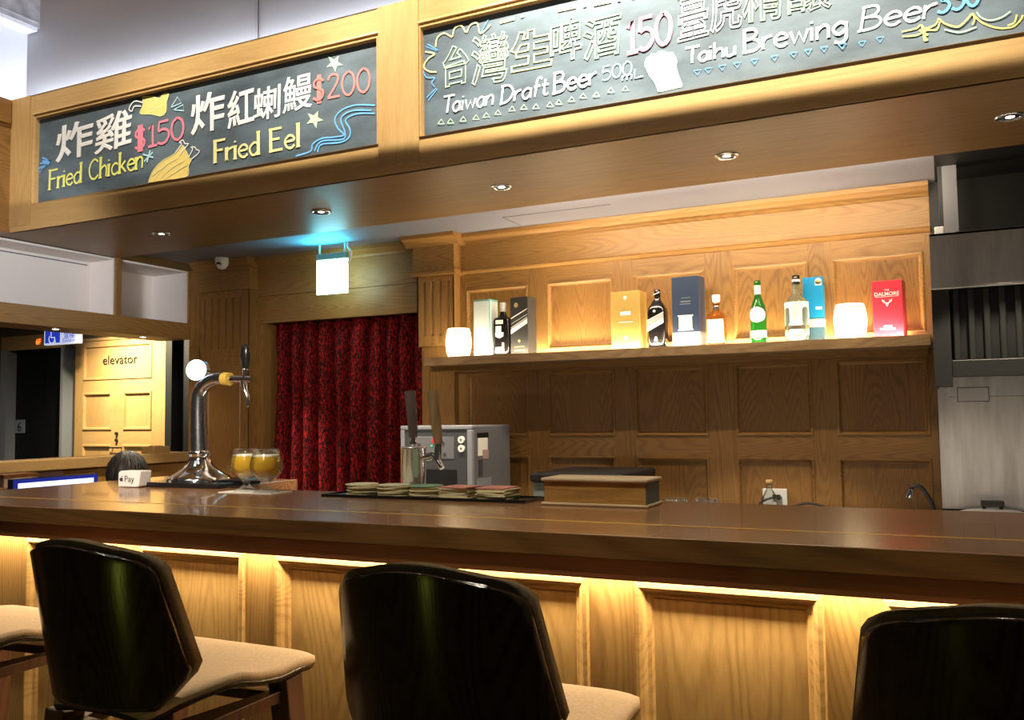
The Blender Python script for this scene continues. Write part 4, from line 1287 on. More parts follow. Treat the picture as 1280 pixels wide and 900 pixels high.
for k, (x, n, proto) in enumerate(((-1.690, 8, rc), (-1.570, 8, rc), (-1.452, 8, rc), (-1.335, 8, sq), (-1.205, 8, sq))):
    for i in range(n):
        top = i == n - 1
        if proto not in first:
            o = proto; first[proto] = 1
        else:
            o = proto.copy(); COL.objects.link(o)
        if top:
            o.data = proto.data.copy()
            o.data.materials.clear()
            o.data.materials.append(M[('cream_print', 'cream_print', 'green_print', 'pink_print', 'pink_print')[k]])
        o.location = (x + random.uniform(-.004, .004), 2.385 + random.uniform(-.004, .004), CT + 0.0042 + i * 0.0044)
        o.rotation_euler = (0, 0, random.uniform(-.08, .08))
        shape = 'round' if k < 3 else 'square'
        if top: tag(o, 'printed %s coaster topmost on the %s of the black tray' % (shape, names[k]), 'coaster', 'coasters in the ' + names[k])
        else: tag(o, 'plain cream %s coaster lower in the %s of the tray' % (shape, names[k]), 'coaster', 'coasters in the ' + names[k])

# --- cylindrical tap tower with two wooden handles
t2 = thing('beer_tower', (-1.558, 2.475, CT - 0.0), 'polished steel cylinder tap with two tall wooden handles', 'beer tower')
mb = MB(); mb.lathe([(0.041, 0.0), (0.041, 0.146), (0.043, 0.148), (0.043, 0.153), (0.039, 0.155)], n=36)
mb.build('column', 'soft_steel', t2)
mb = MB(); mb.lathe([(0.008, 0.155), (0.012, 0.160), (0.012, 0.168), (0.007, 0.176), (0.009, 0.186)], n=16)
mb.build('lever_stem', 'chrome', t2)
mb = MB(); mb.tube([(0, 0, 0.184), (-0.004, 0, 0.25), (-0.012, 0, 0.335)], [0.014, 0.017, 0.0185], n=18)
mb.build('tap_handle', 'handle_dark', t2)
mb = MB(); mb.tube([(0.035, -0.01, 0.115), (0.075, -0.02, 0.125), (0.115, -0.03, 0.135)], 0.008, n=12)
mb.tube([(0.108, -0.03, 0.115), (0.112, -0.03, 0.165)], [0.013, 0.011], n=14)
mb.tube([(0.085, -0.022, 0.132), (0.105, -0.03, 0.118), (0.128, -0.036, 0.088)], [0.010, 0.011, 0.009], n=12)
mb.tube([(0.062, -0.02, 0.122), (0.082, -0.02, 0.126)], 0.012, n=12)
mb.build('faucet', 'chrome', t2)
mb = MB(); mb.tube([(0.112, -0.03, 0.164), (0.104, -0.03, 0.23), (0.090, -0.03, 0.332)], [0.014, 0.0165, 0.0165], n=18)
tag(mb.build('tap_handle', 'handle_wood', t2), 'lighter brown wooden tap handle')

# --- wooden box and the dark lidded case behind
cb = thing('wooden_box', (-0.872, 2.365, CT), 'low wooden box with pale trim and grey side panels', 'box')
mb = MB(); mb.box(-0.147, 0.147, -0.062, 0.062, 0.006, 0.066)
mb.build('body', 'crate_wood', cb)
mb = MB(); mb.box(-0.155, 0.155, -0.070, 0.070, 0.066, 0.076); mb.build('lid', 'crate_trim', cb, bevel=0.004)
mb = MB(); mb.box(-0.155, 0.155, -0.070, 0.070, 0.0, 0.008); mb.build('base_trim', 'crate_trim', cb, bevel=0.003)
for q in (0.148, -0.148):
    mb = MB(); mb.box(q - .001, q + .001, -0.060, 0.060, 0.009, 0.065); mb.build('side_panel', 'grey_paint', cb)

lc = thing('chest_cooler', (-1.53, 4.28, 0.85), 'dark flat-lidded chest behind the wooden box', 'chest')
mb = MB(); mb.box(-0.33, 0.13, -0.22, 0.32, 0.0, 0.150); mb.build('body', 'grey_paint', lc, bevel=0.006)
mb = MB(); mb.box(-0.34, 0.14, -0.235, 0.33, 0.150, 0.196); mb.build('lid', 'black', lc, bevel=0.012)
mb = MB(); mb.box(-0.18, -0.02, -0.25, -0.22, 0.115, 0.135); mb.build('handle', 'black_gloss', lc, bevel=0.004)

# two small glasses behind the wooden box
jg = thing('tumbler', (-0.742, 2.66, 0.94), 'small upturned glass just right of the wooden box', 'glass', group='upturned glasses behind the bar')
mb = MB(); mb.lathe([(0.030, 0.0), (0.036, 0.13), (0.034, 0.134), (0.030, 0.134), (0.027, 0.01)], n=24, cap0=False)
mb.build('glass', 'glass', jg)
mb = MB(); mb.lathe([(0.034, 0.004), (0.036, 0.008), (0.033, 0.012)], n=24, cap0=False, cap1=False); mb.build('rim', 'glass', jg)
o = copy_tree(jg); o.location = (-0.655, 2.68, 0.94); o['label'] = 'small upturned glass second from the wooden box'

# --- countertop machine
mc = thing('dispensing_machine', (-2.46, 4.12, 0.85), 'grey countertop machine with knobs behind the taps', 'machine')
mb = MB(); mb.box(-0.215, 0.225, 0.02, 0.46, 0.015, 0.432); mb.build('housing', 'grey_plastic', mc, bevel=0.008)
mb = MB()
mb.box(-0.217, 0.227, 0.0, 0.03, 0.41, 0.434); mb.box(0.195, 0.227, 0.0, 0.03, 0.0, 0.41); mb.box(-0.217, -0.190, 0.0, 0.03, 0.0, 0.41)
mb.build('front_frame', 'grey_light', mc, bevel=0.006)
mb = MB(); mb.box(-0.19, 0.195, 0.008, 0.02, 0.02, 0.41); mb.build('front_panel', 'grey_dark', mc)
mb = MB(); mb.box(-0.155, 0.115, 0.004, 0.010, 0.255, 0.375); mb.build('control_panel', 'grey_plastic', mc, bevel=0.004)
mb = MB(); mb.box(-0.15, 0.13, 0.002, 0.010, 0.075, 0.20); mb.build('opening', 'black', mc)
mb = MB(); mb.disc((0.0, 0.004, 0.352), 0.014, 'Y', th=0.008); mb.build('indicator', 'red_knob', mc)
mb = MB(); mb.disc((-0.02, 0.004, 0.326), 0.005, 'Y', th=0.003); mb.build('indicator', 'green_led', mc)
for x, z in ((-0.10, 0.33), (-0.09, 0.29), (-0.03, 0.28), (0.05, 0.34), (0.06, 0.28)):
    mb = MB(); mb.disc((x, 0.004, z), 0.009, 'Y', th=0.004); mb.build('button', 'grey_dark', mc)
for z in (0.358, 0.312):
    mb = MB(); mb.disc((0.163, 0.008, z), 0.019, 'Y', th=0.012); kn = mb.build('dial', 'label_white', mc)
    mb = MB(); mb.disc((0.163, -0.004, z), 0.006, 'Y', th=0.002); mb.build('dial_centre', 'grey_plastic', kn)
mb = MB(); mb.box(-0.12, 0.10, -0.01, 0.01, 0.03, 0.06); mb.build('drip_tray', 'pinkish', mc)


def side_rect(mb, X, y0, y1, z0, z1, mi=0):
    mb.box(X, X + 0.0015, y0, y1, z0, z1, mi)


mb = MB(); side_rect(mb, 0.225, 0.07, 0.18, 0.27, 0.37); mb.build('sticker', 'label_white', mc)
mb = MB(); side_rect(mb, 0.2255, 0.06, 0.19, 0.365, 0.392); mb.build('sticker', 'black', mc)
mb = MB(); side_rect(mb, 0.2255, 0.12, 0.19, 0.25, 0.30); mb.build('sticker', 'pinkish', mc)
mb = MB(); side_rect(mb, 0.225, 0.05, 0.22, 0.02, 0.15); mb.build('sticker', 'grey_light', mc)
mb = MB(); side_rect(mb, 0.2268, 0.08, 0.11, 0.10, 0.11); side_rect(mb, 0.2268, 0.15, 0.20, 0.07, 0.08); mb.build('sticker_print', 'black', mc)
mb = MB(); side_rect(mb, 0.225, 0.07, 0.12, 0.16, 0.25); mb.build('sticker', 'grey_dark', mc)

# ================================================================== SHELF AND BOTTLES
sh = thing('wall_shelf', (0, 0, 0), 'long oak shelf of bottles on the panelled wall', 'shelf')
mb = MB(); mb.box(-2.80, -0.045, 4.575, 4.788, 1.634, 1.685); mb.build('board', 'shelf', sh, bevel=0.002)
mb = MB(); mb.box(-2.70, -0.06, 4.75, 4.797, 1.600, 1.634); mb.build('cleat', 'oak_x', sh)
SZ = 1.6855


def barrel(x, label):
    r = thing('barrel_lamp', (x, 4.67, SZ), label, 'lamp', group='glowing barrel lamps on the shelf')
    mb = MB(); mb.lathe([(0.064, 0.006), (0.072, 0.03), (0.0775, 0.07), (0.0785, 0.09), (0.0775, 0.11), (0.072, 0.15), (0.064, 0.172), (0.02, 0.174)], n=36)
    mb.build('shade', 'lamp_shade', r)
    for z, q in ((0.028, .0725), (0.042, .0752), (0.138, .0745), (0.152, .0720)):
        mb = MB(); mb.lathe([(q, z - .002), (q + .0012, z - .002), (q + .0012, z + .002), (q, z + .002)], n=36, cap0=False, cap1=False)
        mb.build('hoop', 'lamp_hoop', r)
    mb = MB(); mb.lathe([(0.066, 0.0), (0.066, 0.007)], n=30); mb.build('base', 'lamp_hoop', r)
    lamp('barrel_lamp_light', 'POINT', (x, 4.58, SZ + 0.09), 0.9, WARM2, rad=0.05)


barrel(-2.615, 'glowing barrel lamp at the left end of the shelf')
barrel(-0.402, 'glowing barrel lamp between the blue carton and the crimson carton')


def carton(name, x, w, d, h, mats, label, y=4.675, rz=0.0):
    r = thing(name, (x, y, SZ), label, 'carton', rz=rz)
    mb = MB(); mb.box(-w / 2, w / 2, -d / 2, d / 2, 0, h)
    mb.build('box_body', mats, r, bevel=0.002)
    return r


F = -0.0008
# pale mint carton
r = carton('gift_carton', -2.432, 0.118, 0.085, 0.332, 'teal', 'pale mint tall carton beside the left barrel lamp', rz=math.radians(-8))
mb = MB(); mb.box(-0.055, 0.053, -0.0445, -0.0425, 0.004, 0.322); mb.build('front_panel', 'mint', r)
mb = MB(); mb.box(0.059, 0.0605, -0.036, 0.036, 0.004, 0.320); mb.build('side_panel', 'mint', r)


def square_bottle(name, x, label, glass, body, w, d, cap, y=4.665, p=5.0, n=40):
    r = thing(name, (x, y, SZ), label, 'bottle')
    mb = MB(); mb.lathe(body, n=n, sx=1.0, sy=d / w, p=p)
    mb.build('bottle_body', glass, r)
    mb = MB(); mb.lathe(cap[0], n=24); mb.build('cap', cap[1], r)
    return r


# black bottle with white cap
r = square_bottle('spirit_bottle', -2.312, 'black square bottle with white cap and white print', 'bottle_black',
                  [(0.050, 0), (0.052, 0.004), (0.052, 0.205), (0.046, 0.216), (0.028, 0.224), (0.018, 0.240), (0.015, 0.262)], 0.104, 0.075,
                  ([(0.017, 0.255), (0.0185, 0.258), (0.0185, 0.306), (0.016, 0.309)], 'label_white'))
mb = MB(); mb.box(-0.030, 0.018, -0.0405, -0.038, 0.180, 0.203); mb.box(-0.030, 0.006, -0.0405, -0.038, 0.130, 0.168); mb.prism([(-0.034, 0.130), (0.020, 0.130), (0.018, 0.108), (-0.006, 0.096), (-0.032, 0.108)], 'Y', -0.0405, -0.038)
mb.box(0.010, 0.022, -0.0405, -0.038, 0.012, 0.070); mb.box(-0.030, 0.010, -0.0405, -0.038, 0.014, 0.044)
mb.build('print', 'label_white', r)
# charcoal carton with slanted stripe
r = carton('gift_carton', -2.185, 0.122, 0.09, 0.330, 'dark_carton', 'charcoal carton with a slanted pale stripe', rz=math.radians(-10))


def slant(mb, x0, x1, z, rise, th, y):
    mb.prism([(x0, z), (x1, z + rise), (x1, z + rise + th), (x0, z + th)], 'Y', y, y - 0.001)


mb = MB(); y = -0.0452
slant(mb, -0.058, 0.058, 0.118, 0.056, 0.028, y); slant(mb, -0.058, 0.058, 0.152, 0.056, 0.003, y); slant(mb, -0.058, 0.058, 0.175, 0.050, 0.002, y); slant(mb, -0.058, 0.058, 0.205, 0.050, 0.006, y)
mb.build('stripe', 'label_white', r)
mb = MB(); mb.box(-0.035, 0.035, -0.0462, -0.045, 0.040, 0.043); mb.box(-0.035, 0.035, -0.0462, -0.045, 0.018, 0.023); mb.disc((0.0, -0.045, 0.075), 0.008, 'Y', th=0.001); mb.disc((-0.02, -0.045, 0.285), 0.014, 'Y', th=0.001)
mb.build('print', 'label_gold', r)
# gold carton
r = carton('gift_carton', -1.543, 0.168, 0.105, 0.315, 'gold_carton', 'wide shiny gold carton on the middle of the shelf', rz=math.radians(-4))
mb = MB(); mb.box(-0.04, 0.04, -0.0538, -0.0522, 0.145, 0.149); mb.box(-0.03, 0.03, -0.0538, -0.0522, 0.185, 0.205); mb.disc((0, -0.0522, 0.28), 0.010, 'Y', th=0.001); mb.disc((0, -0.0522, 0.06), 0.010, 'Y', th=0.001)
mb.build('print', 'label_white', r)
# black square whisky bottle, slanted label
r = square_bottle('spirit_bottle', -1.378, 'black square whisky bottle with slanted white label', 'bottle_black',
                  [(0.044, 0), (0.047, 0.004), (0.049, 0.190), (0.046, 0.212), (0.030, 0.240), (0.017, 0.262), (0.015, 0.275)], 0.096, 0.085,
                  ([(0.0155, 0.272), (0.0175, 0.274), (0.0175, 0.314), (0.015, 0.317)], 'bottle_black'), p=6.0)
mb = MB(); y = -0.0435
slant(mb, -0.048, 0.044, 0.086, 0.045, 0.028, y); slant(mb, -0.048, 0.044, 0.118, 0.045, 0.003, y); slant(mb, -0.048, 0.044, 0.126, 0.044, 0.004, y); slant(mb, -0.048, 0.044, 0.135, 0.043, 0.003, y); slant(mb, -0.048, 0.044, 0.143, 0.042, 0.005, y)
mb.disc((-0.006, y, 0.197), 0.007, 'Y', th=0.001); mb.disc((0.0, y, 0.052), 0.006, 'Y', th=0.001); mb.box(-0.008, 0.008, y - 0.001, y, 0.034, 0.046); mb.box(-0.012, -0.005, y - .001, y, 0.020, 0.027); mb.box(0.005, 0.012, y - .001, y, 0.020, 0.027)
mb.build('label', 'label_white', r)
mb = MB(); slant(mb, -0.017, 0.017, 0.285, 0.012, 0.007, -0.0172); mb.build('cap_stripe', 'label_white', r)
# navy carton
r = carton('gift_carton', -1.210, 0.148, 0.105, 0.370, 'navy_carton', 'tall navy carton with a small silver label', rz=math.radians(-5))
mb = MB(); mb.box(-0.036, 0.036, -0.0542, -0.0522, 0.088, 0.160); mb.box(-0.042, 0.042, -0.0542, -0.0522, 0.158, 0.165); mb.box(-0.042, 0.042, -0.0542, -0.0522, 0.083, 0.089)
mb.build('label', 'label_white', r)
mb = MB(); mb.box(-0.03, 0.03, -0.0540, -0.0522, 0.222, 0.226); mb.box(-0.025, 0.03, -0.0540, -0.0522, 0.234, 0.240); mb.box(-0.02, 0.03, -0.0540, -0.0522, 0.255, 0.258)
mb.build('print', 'plate_grey', r)
mb = MB(); mb.box(-0.0742, 0.0742, -0.0533, 0.0533, 0.001, 0.075); tag(mb.build('base_band', 'plate_grey', r), 'grey band at the foot of the navy carton')
# amber bottle with stopper
r = square_bottle('spirit_bottle', -1.060, 'small amber whisky bottle with pale stopper and white label', 'whisky',
                  [(0.046, 0), (0.048, 0.004), (0.048, 0.150), (0.044, 0.164), (0.024, 0.176), (0.015, 0.186), (0.014, 0.206), (0.017, 0.212), (0.017, 0.220), (0.014, 0.224)], 0.096, 0.07,
                  ([(0.012, 0.222), (0.013, 0.228), (0.020, 0.232), (0.021, 0.262), (0.018, 0.266)], 'label_white'), p=4.5)
mb = MB(); mb.box(-0.042, 0.042, -0.0365, -0.0335, 0.012, 0.134); mb.build('label', 'label_white', r)
mb = MB(); mb.lathe([(0.0150, 0.188), (0.0158, 0.19), (0.0158, 0.204), (0.0150, 0.206)], n=20, cap0=False, cap1=False); mb.build('neck_ring', 'chrome', r)
# green bottle
r = thing('spirit_bottle', (-0.845, 4.665, SZ), 'round green bottle with oval and band labels', 'bottle')
mb = MB(); mb.lathe([(0.036, 0), (0.040, 0.005), (0.041, 0.06), (0.041, 0.150), (0.037, 0.185), (0.027, 0.215), (0.0165, 0.245), (0.0145, 0.270), (0.015, 0.300)], n=32); mb.build('bottle_body', 'glass_green', r)
mb = MB(); mb.lathe([(0.0165, 0.298), (0.017, 0.30), (0.017, 0.322), (0.015, 0.324)], n=20); mb.build('cap', 'glass_green', r)
mb = MB(); mb.lathe([(0.0168, 0.252), (0.0165, 0.255), (0.0165, 0.298), (0.0168, 0.300)], n=24, cap0=False, cap1=False); mb.build('neck_label', 'label_blue', r)


def wrap(rad, z0, z1, a0, a1, oval=False, n=20, m=10):
    mb = MB()
    g0 = []
    for i in range(m + 1):
        t = i / m
        z = z0 + (z1 - z0) * t
        k = math.sqrt(max(0.03, 1 - (2 * t - 1) ** 2)) if oval else 1.0
        g0.append([(rad * math.cos(-PI / 2 + (a0 + (a1 - a0) * j / n) * k), rad * math.sin(-PI / 2 + (a0 + (a1 - a0) * j / n) * k), z) for j in range(n + 1)])
    g1 = [[(p[0] * 0.985, p[1] * 0.985, p[2]) for p in row] for row in g0]
    mb.slab(g0, g1)
    return mb


wrap(0.0418, 0.105, 0.185, -1.15, 1.15, True).build('oval_label', 'label_blue', r)
wrap(0.0418, 0.028, 0.064, -1.5, 1.5).build('band_label', 'label_white', r)
# pale bottle, white label
r = square_bottle('spirit_bottle', -0.650, 'pale glass bottle with large white label and black cap', 'glass_pale',
                  [(0.050, 0), (0.056, 0.006), (0.058, 0.05), (0.058, 0.160), (0.052, 0.195), (0.036, 0.222), (0.020, 0.238), (0.016, 0.248), (0.016, 0.290)], 0.116, 0.09,
                  ([(0.017, 0.285), (0.019, 0.287), (0.019, 0.330), (0.016, 0.333)], 'bottle_black'), p=2.6, y=4.645)
mb = MB(); mb.lathe([(0.054, 0.006), (0.0555, 0.05), (0.0555, 0.12)], n=40, sy=0.09 / 0.116, p=2.6); mb.build('liquid', 'whisky', r)
mb = wrap(0.0600, 0.078, 0.196, -1.35, 1.35)
for i in range(len(mb.v)): mb.v[i] = (mb.v[i][0], mb.v[i][1] * 0.80, mb.v[i][2])
mb.build('label', 'label_white', r)
mb = wrap(0.0600, 0.032, 0.058, -1.3, 1.3)
for i in range(len(mb.v)): mb.v[i] = (mb.v[i][0], mb.v[i][1] * 0.80, mb.v[i][2])
mb.build('band_label', 'label_white', r)
mb = MB(); mb.lathe([(0.0192, 0.300), (0.0198, 0.302), (0.0198, 0.310), (0.0192, 0.312)], n=20, cap0=False, cap1=False); mb.build('cap_band', 'label_white', r)
# blue carton behind
r = carton('gift_carton', -0.578, 0.098, 0.075, 0.327, 'blue_carton', 'bright blue carton behind the pale glass bottle', y=4.738)
mb = MB(); mb.box(-0.0493, 0.0493, -0.0379, 0.0379, 0.001, 0.12); mb.build('base_band', 'blue_carton_low', r)
mb = MB(); mb.box(-0.0494, 0.0494, -0.0382, 0.0382, 0.072, 0.112); mb.build('band', 'pale_carton', r)
mb = MB(); mb.box(0.012, 0.044, -0.0385, -0.0372, 0.283, 0.304); mb.disc((0.028, -0.0372, 0.304), 0.016, 'Y', th=0.0013); mb.build('emblem', 'label_white', r)
mb = MB(); mb.disc((0.028, -0.0384, 0.304), 0.008, 'Y', th=0.001); mb.build('emblem_centre', 'label_gold', r)
mb = MB(); mb.box(0.012, 0.042, -0.0385, -0.0372, 0.160, 0.174); mb.build('print', 'label_white', r)
# crimson carton
r = carton('gift_carton', -0.222, 0.136, 0.105, 0.272, 'red_carton', 'crimson carton with a white stag mark at the right end', y=4.675, rz=math.radians(-6))
text_mesh('THE', 'label_white', 'lettering', r, size=0.013, loc=(-0.002, -0.0535, 0.222), center=True)
text_mesh('DALMORE', 'label_white', 'lettering', r, size=0.0245, loc=(-0.002, -0.0535, 0.199), center=True, off=0.01)
mb = MB(); mb.box(-0.055, 0.05, -0.0538, -0.0524, 0.193, 0.1945)
y = -0.0524
mb.prism([(-0.010, 0.165), (0.006, 0.165), (0.002, 0.150), (-0.002, 0.146), (-0.006, 0.150)], 'Y', y, y - .001)
for s in (-1, 1):
    q = -0.002
    mb.prism([(q + s * 0.004, 0.164), (q + s * 0.016, 0.174), (q + s * 0.024, 0.184), (q + s * 0.021, 0.172), (q + s * 0.012, 0.163)], 'Y', y, y - .001)
    mb.prism([(q + s * 0.012, 0.170), (q + s * 0.011, 0.181), (q + s * 0.015, 0.173)], 'Y', y, y - .001)
mb.build('stag_mark', 'label_white', r)
mb = MB(); mb.box(-0.035, 0.03, -0.0538, -0.0524, 0.034, 0.041); mb.box(-0.02, 0.016, -0.0538, -0.0524, 0.046, 0.054); mb.build('print', 'label_white', r)

# ================================================================== CURTAIN
cu = thing('curtain', (-3.60, 4.93, 0), 'red crushed velvet curtain in the doorway', 'curtain')
mb = MB()
N, R_ = 220, 26
g0, g1 = [], []
for i in range(R_ + 1):
    t = i / R_
    z = 0.03 + (2.005 - 0.03) * t
    row = []
    for j in range(N + 1):
        s = j / N
        x = -0.655 + 1.32 * s
        ph = 2 * PI * (10.5 * s + 0.16 * math.sin(7 * s) + 0.10 * math.sin(2.2 * z + 9 * s))
        amp = 0.080 + 0.016 * math.sin(23 * s + 1) - 0.012 * t
        sn = math.sin(ph); yy = amp * math.copysign(abs(sn) ** 0.75, sn) + 0.008 * math.sin(2.3 * ph + z * 3) + 0.004 * math.sin(40 * z + 31 * s)
        if t > 0.95: yy *= 0.7
        row.append((x + 0.010 * math.cos(ph), yy, z))
    g0.append(row); g1.append([(p[0], p[1] + 0.004, p[2]) for p in row])
mb.slab(g0, g1)
mb.build('fabric', 'velvet', cu)
mb = MB(); mb.box(-0.665, 0.68, -0.015, 0.015, 2.006, 2.026); mb.build('rail', 'white', cu)

# ================================================================== EXIT SIGN, CAMERA, LOBBY SIGN
ex = thing('exit_sign', (-3.498, 4.60, 2.124), 'square glowing white green exit sign under the ceiling', 'exit sign', rz=math.radians(3))
mb = MB(); mb.box(-0.117, 0.117, -0.004, 0.004, 0.0, 0.222); mb.build('lit_panel', 'exit_face', ex)
mb = MB(); mb.box(-0.117, 0.117, -0.012, 0.012, 0.226, 0.262); mb.build('top_housing', 'acrylic', ex, bevel=0.002)
mb = MB()
for x, z0, z1 in ((-0.085, 0.04, 0.11), (-0.02, 0.05, 0.11), (0.06, 0.05, 0.13)):
    mb.box(x, x + 0.02, -0.0048, -0.004, z0, z1)
mb.build('faint_print', 'exit_print', ex)
mb = MB(); mb.tube(smooth_path([(0.115, 0, 0.325), (0.125, -0.01, 0.29), (0.15, -0.015, 0.26), (0.145, -0.01, 0.215), (0.120, -0.004, 0.19)], 4), 0.007, n=10)
mb.build('cable', 'white', ex)
for q in (-0.095, 0.095):
    mb = MB(); mb.box(q - .005, q + .005, -0.004, 0.004, 0.262, 0.326); mb.build('hanger', 'white', ex)

cc = thing('security_camera', (-4.47, 4.64, 2.449), 'white dome security camera above the left pilaster', 'security camera')
mb = MB(); mb.lathe([(0.046, 0.0), (0.048, -0.006), (0.046, -0.030), (0.038, -0.056), (0.024, -0.074), (0.008, -0.080), (0.001, -0.0805)], n=30); mb.build('dome', 'white', cc)
mb = MB(); d = Vector((0.1, -0.75, -0.55)).normalized(); p0 = Vector((0.0, 0, -0.025)); u = p0 + d * 0.035
mb.tube([p0, p0 + d * 0.046], [0.020, 0.019], n=18); mb.build('lens', 'black_gloss', cc)

c = at(57, 432, 6.3); c2 = at(101, 431, 6.3); c3 = at(57, 411, 6.3)
wl = thing('wheelchair_sign', (c.x, 6.3, c.z), 'lit white and blue wheelchair sign hung in the lobby', 'sign')
W_, H_ = c2.x - c.x, c3.z - c.z
mb = MB(); mb.box(0, W_, -0.02, 0.02, 0, H_); mb.build('light_box', 'sign_face', wl, bevel=0.004)
mb = MB(); mb.box(0.02, W_ * 0.46, -0.0225, -0.02, 0.02, H_ - 0.02); bp = mb.build('blue_panel', 'sign_blue', wl)
mb = MB()
cx, cz = W_ * 0.24, H_ * 0.34
q = [(cx + 0.045 * math.cos(a), 0, cz + 0.045 * math.sin(a)) for a in [PI * (0.75 + 1.4 * i / 14) for i in range(15)]]
ribbon(mb, q, 0.014, y=-0.024)
ribbon(mb, [(cx - 0.015, 0, cz + 0.075), (cx - 0.010, 0, cz + 0.015), (cx + 0.04, 0, cz + 0.015), (cx + 0.055, 0, cz - 0.04)], 0.016, y=-0.024)
mb.disc((cx - 0.016, -0.0225, cz + 0.092), 0.012, 'Y', th=0.0015)
for sx, s in ((-0.05, 1), (0.04, -1)):
    mb.prism([(cx + sx - 0.02, cz + 0.105), (cx + sx + 0.02, cz + 0.105), (cx + sx, cz + 0.105 + 0.02)], 'Y', -0.0225, -0.024)
mb.build('pictogram', 'sign_face', wl, recalc=False)
text_mesh('無障礙', 'sign_blue', 'lettering', wl, size=0.082, loc=(W_ * 0.72, -0.0215, H_ * 0.66), center=True)
text_mesh('電梯', 'sign_blue', 'lettering', wl, size=0.082, loc=(W_ * 0.72, -0.0215, H_ * 0.33), center=True)
text_mesh('Elevator', 'sign_blue', 'lettering', wl, size=0.058, loc=(W_ * 0.72, -0.0215, H_ * 0.10), center=True)
mb = MB(); mb.tube([(W_ * .2, 0, H_), (W_ * .2, 0, 2.50 - c.z)], 0.006); mb.build('hanger', 'dark_steel', wl)
mb = MB(); mb.tube([(W_ * .8, 0, H_), (W_ * .8, 0, 2.50 - c.z)], 0.006); mb.build('hanger', 'dark_steel', wl)

# things at the far left behind the counter
mn = thing('monitor', (-3.42, 2.60, 0.0), 'wide low monitor with a lit blue-white screen edge', 'monitor')
mb = MB(); mb.box(-0.03, 0.0, -0.21, 0.20, 0.84, 1.098); mb.build('casing', 'black_gloss', mn, bevel=0.004)
mb = MB(); mb.box(0.0, 0.002, -0.205, 0.195, 0.85, 1.095); mb.build('screen_border', 'screen_blue', mn)
mb = MB(); mb.box(0.002, 0.003, -0.185, 0.175, 0.86, 1.080); mb.build('screen', 'screen', mn)
mb = MB(); mb.box(-0.05, -0.03, -0.03, 0.03, 0.76, 0.95); mb.box(-0.12, 0.06, -0.11, 0.11, 0.752, 0.765); mb.build('stand', 'black_gloss', mn)
dk = thing('side_desk', (-3.55, 2.45, 0.0), 'low desk behind the left end of the bar', 'desk')
mb = MB(); mb.box(-0.25, 0.25, -0.45, 0.33, 0.72, 0.752); mb.build('top', 'oak_y', dk)
for sx in (-1, 1):
    for sy in (-1, 1):
        mb = MB(); mb.box(sx * 0.22 - .02, sx * 0.22 + .02, sy * 0.33 - 0.08, sy * 0.33 - 0.04, 0, 0.72); mb.build('leg', 'dark_steel', dk)
mb = MB(); side_rect(mb, -4.838, 3.45, 3.71, 1.006, 1.036)
tag(mb.build('notice', 'pinkish'), 'narrow pinkish notice strip under the golden ledge', 'notice')
sb = thing('carton_box', (-4.62, 3.24, 0.98), 'small brown and white box at the left frame edge', 'box')
mb = MB(); mb.box(-0.06, 0.06, -0.10, 0.10, 0, 0.060); mb.build('body', 'pinkish', sb)
mb = MB(); mb.box(-0.062, 0.062, -0.102, 0.102, 0.050, 0.068); mb.build('lid', 'apron', sb)
mb = MB(); mb.box(0.0602, 0.0615, -0.05, 0.06, 0.008, 0.045); mb.build('label', 'paper', sb)
ss = thing('side_stand', (-4.62, 3.24, 0), 'plain stand carrying the box at the left edge', 'stand')
mb = MB(); mb.box(-0.10, 0.10, -0.16, 0.16, 0.955, 0.98); mb.build('top', 'oak_y', ss)
mb = MB(); mb.box(-0.08, 0.08, -0.14, 0.14, 0.0, 0.955); mb.build('cabinet', 'oak_z', ss)
c = at(230, 558, 4.45)
lx = thing('tissue_box', (-4.93, 4.50, 1.106), 'small golden wooden box on the ledge by the pilaster', 'box')
mb = MB(); mb.box(-0.06, 0.06, -0.07, 0.07, 0, 0.045); mb.build('body', 'gold_x', lx, bevel=0.003)
mb = MB(); mb.box(-0.03, 0.03, -0.035, 0.035, 0.045, 0.05); mb.build('lid', 'gold_x', lx)

# ================================================================== RANGE HOOD AND KITCHEN SIDE
hd = thing('range_hood', (0, 0, 0), 'stainless range hood with a wide polished front band', 'range hood')
mb = MB()
mb.box(-0.032, 1.55, 4.15, 4.17, 1.846, 2.077); mb.box(-0.032, 1.55, 4.15, 4.762, 2.065, 2.077)
mb.prism([(4.148, 1.840), (4.175, 1.840), (4.175, 1.850), (4.148, 1.850)], 'X', -0.034, 1.55)
mb.build('front_band', 'steel_reflections', hd, bevel=0.002)
mb = MB(); mb.box(-0.032, -0.020, 4.17, 4.762, 1.43, 2.065); mb.build('side_panel', 'dark_steel', hd)
mb = MB(); mb.box(-0.028, 0.036, 4.175, 4.20, 1.427, 1.842); mb.build('stile', 'dark_steel', hd, bevel=0.002)
for i in range(16):
    x = 0.046 + i * 0.058
    mb = MB()
    mb.hexa([(x, 4.20, 1.535), (x + 0.026, 4.20, 1.535), (x + 0.026, 4.225, 1.535), (x, 4.225, 1.535), (x, 4.20, 1.842), (x + 0.026, 4.20, 1.842), (x + 0.026, 4.225, 1.842), (x, 4.225, 1.842)])
    mb.build('baffle', 'dark_steel', hd, bevel=0.006)
mb = MB(); mb.box(0.036, 1.55, 4.232, 4.24, 1.535, 1.842); mb.build('filter_back', 'black', hd)
mb = MB(); mb.box(0.036, 1.55, 4.18, 4.24, 1.468, 1.540); mb.build('gutter', 'dark_steel', hd, bevel=0.003)
mb = MB(); mb.box(-0.010, 0.028, 4.30, 4.40, 2.077, 2.135); mb.build('fitting', 'white', hd, bevel=0.004)

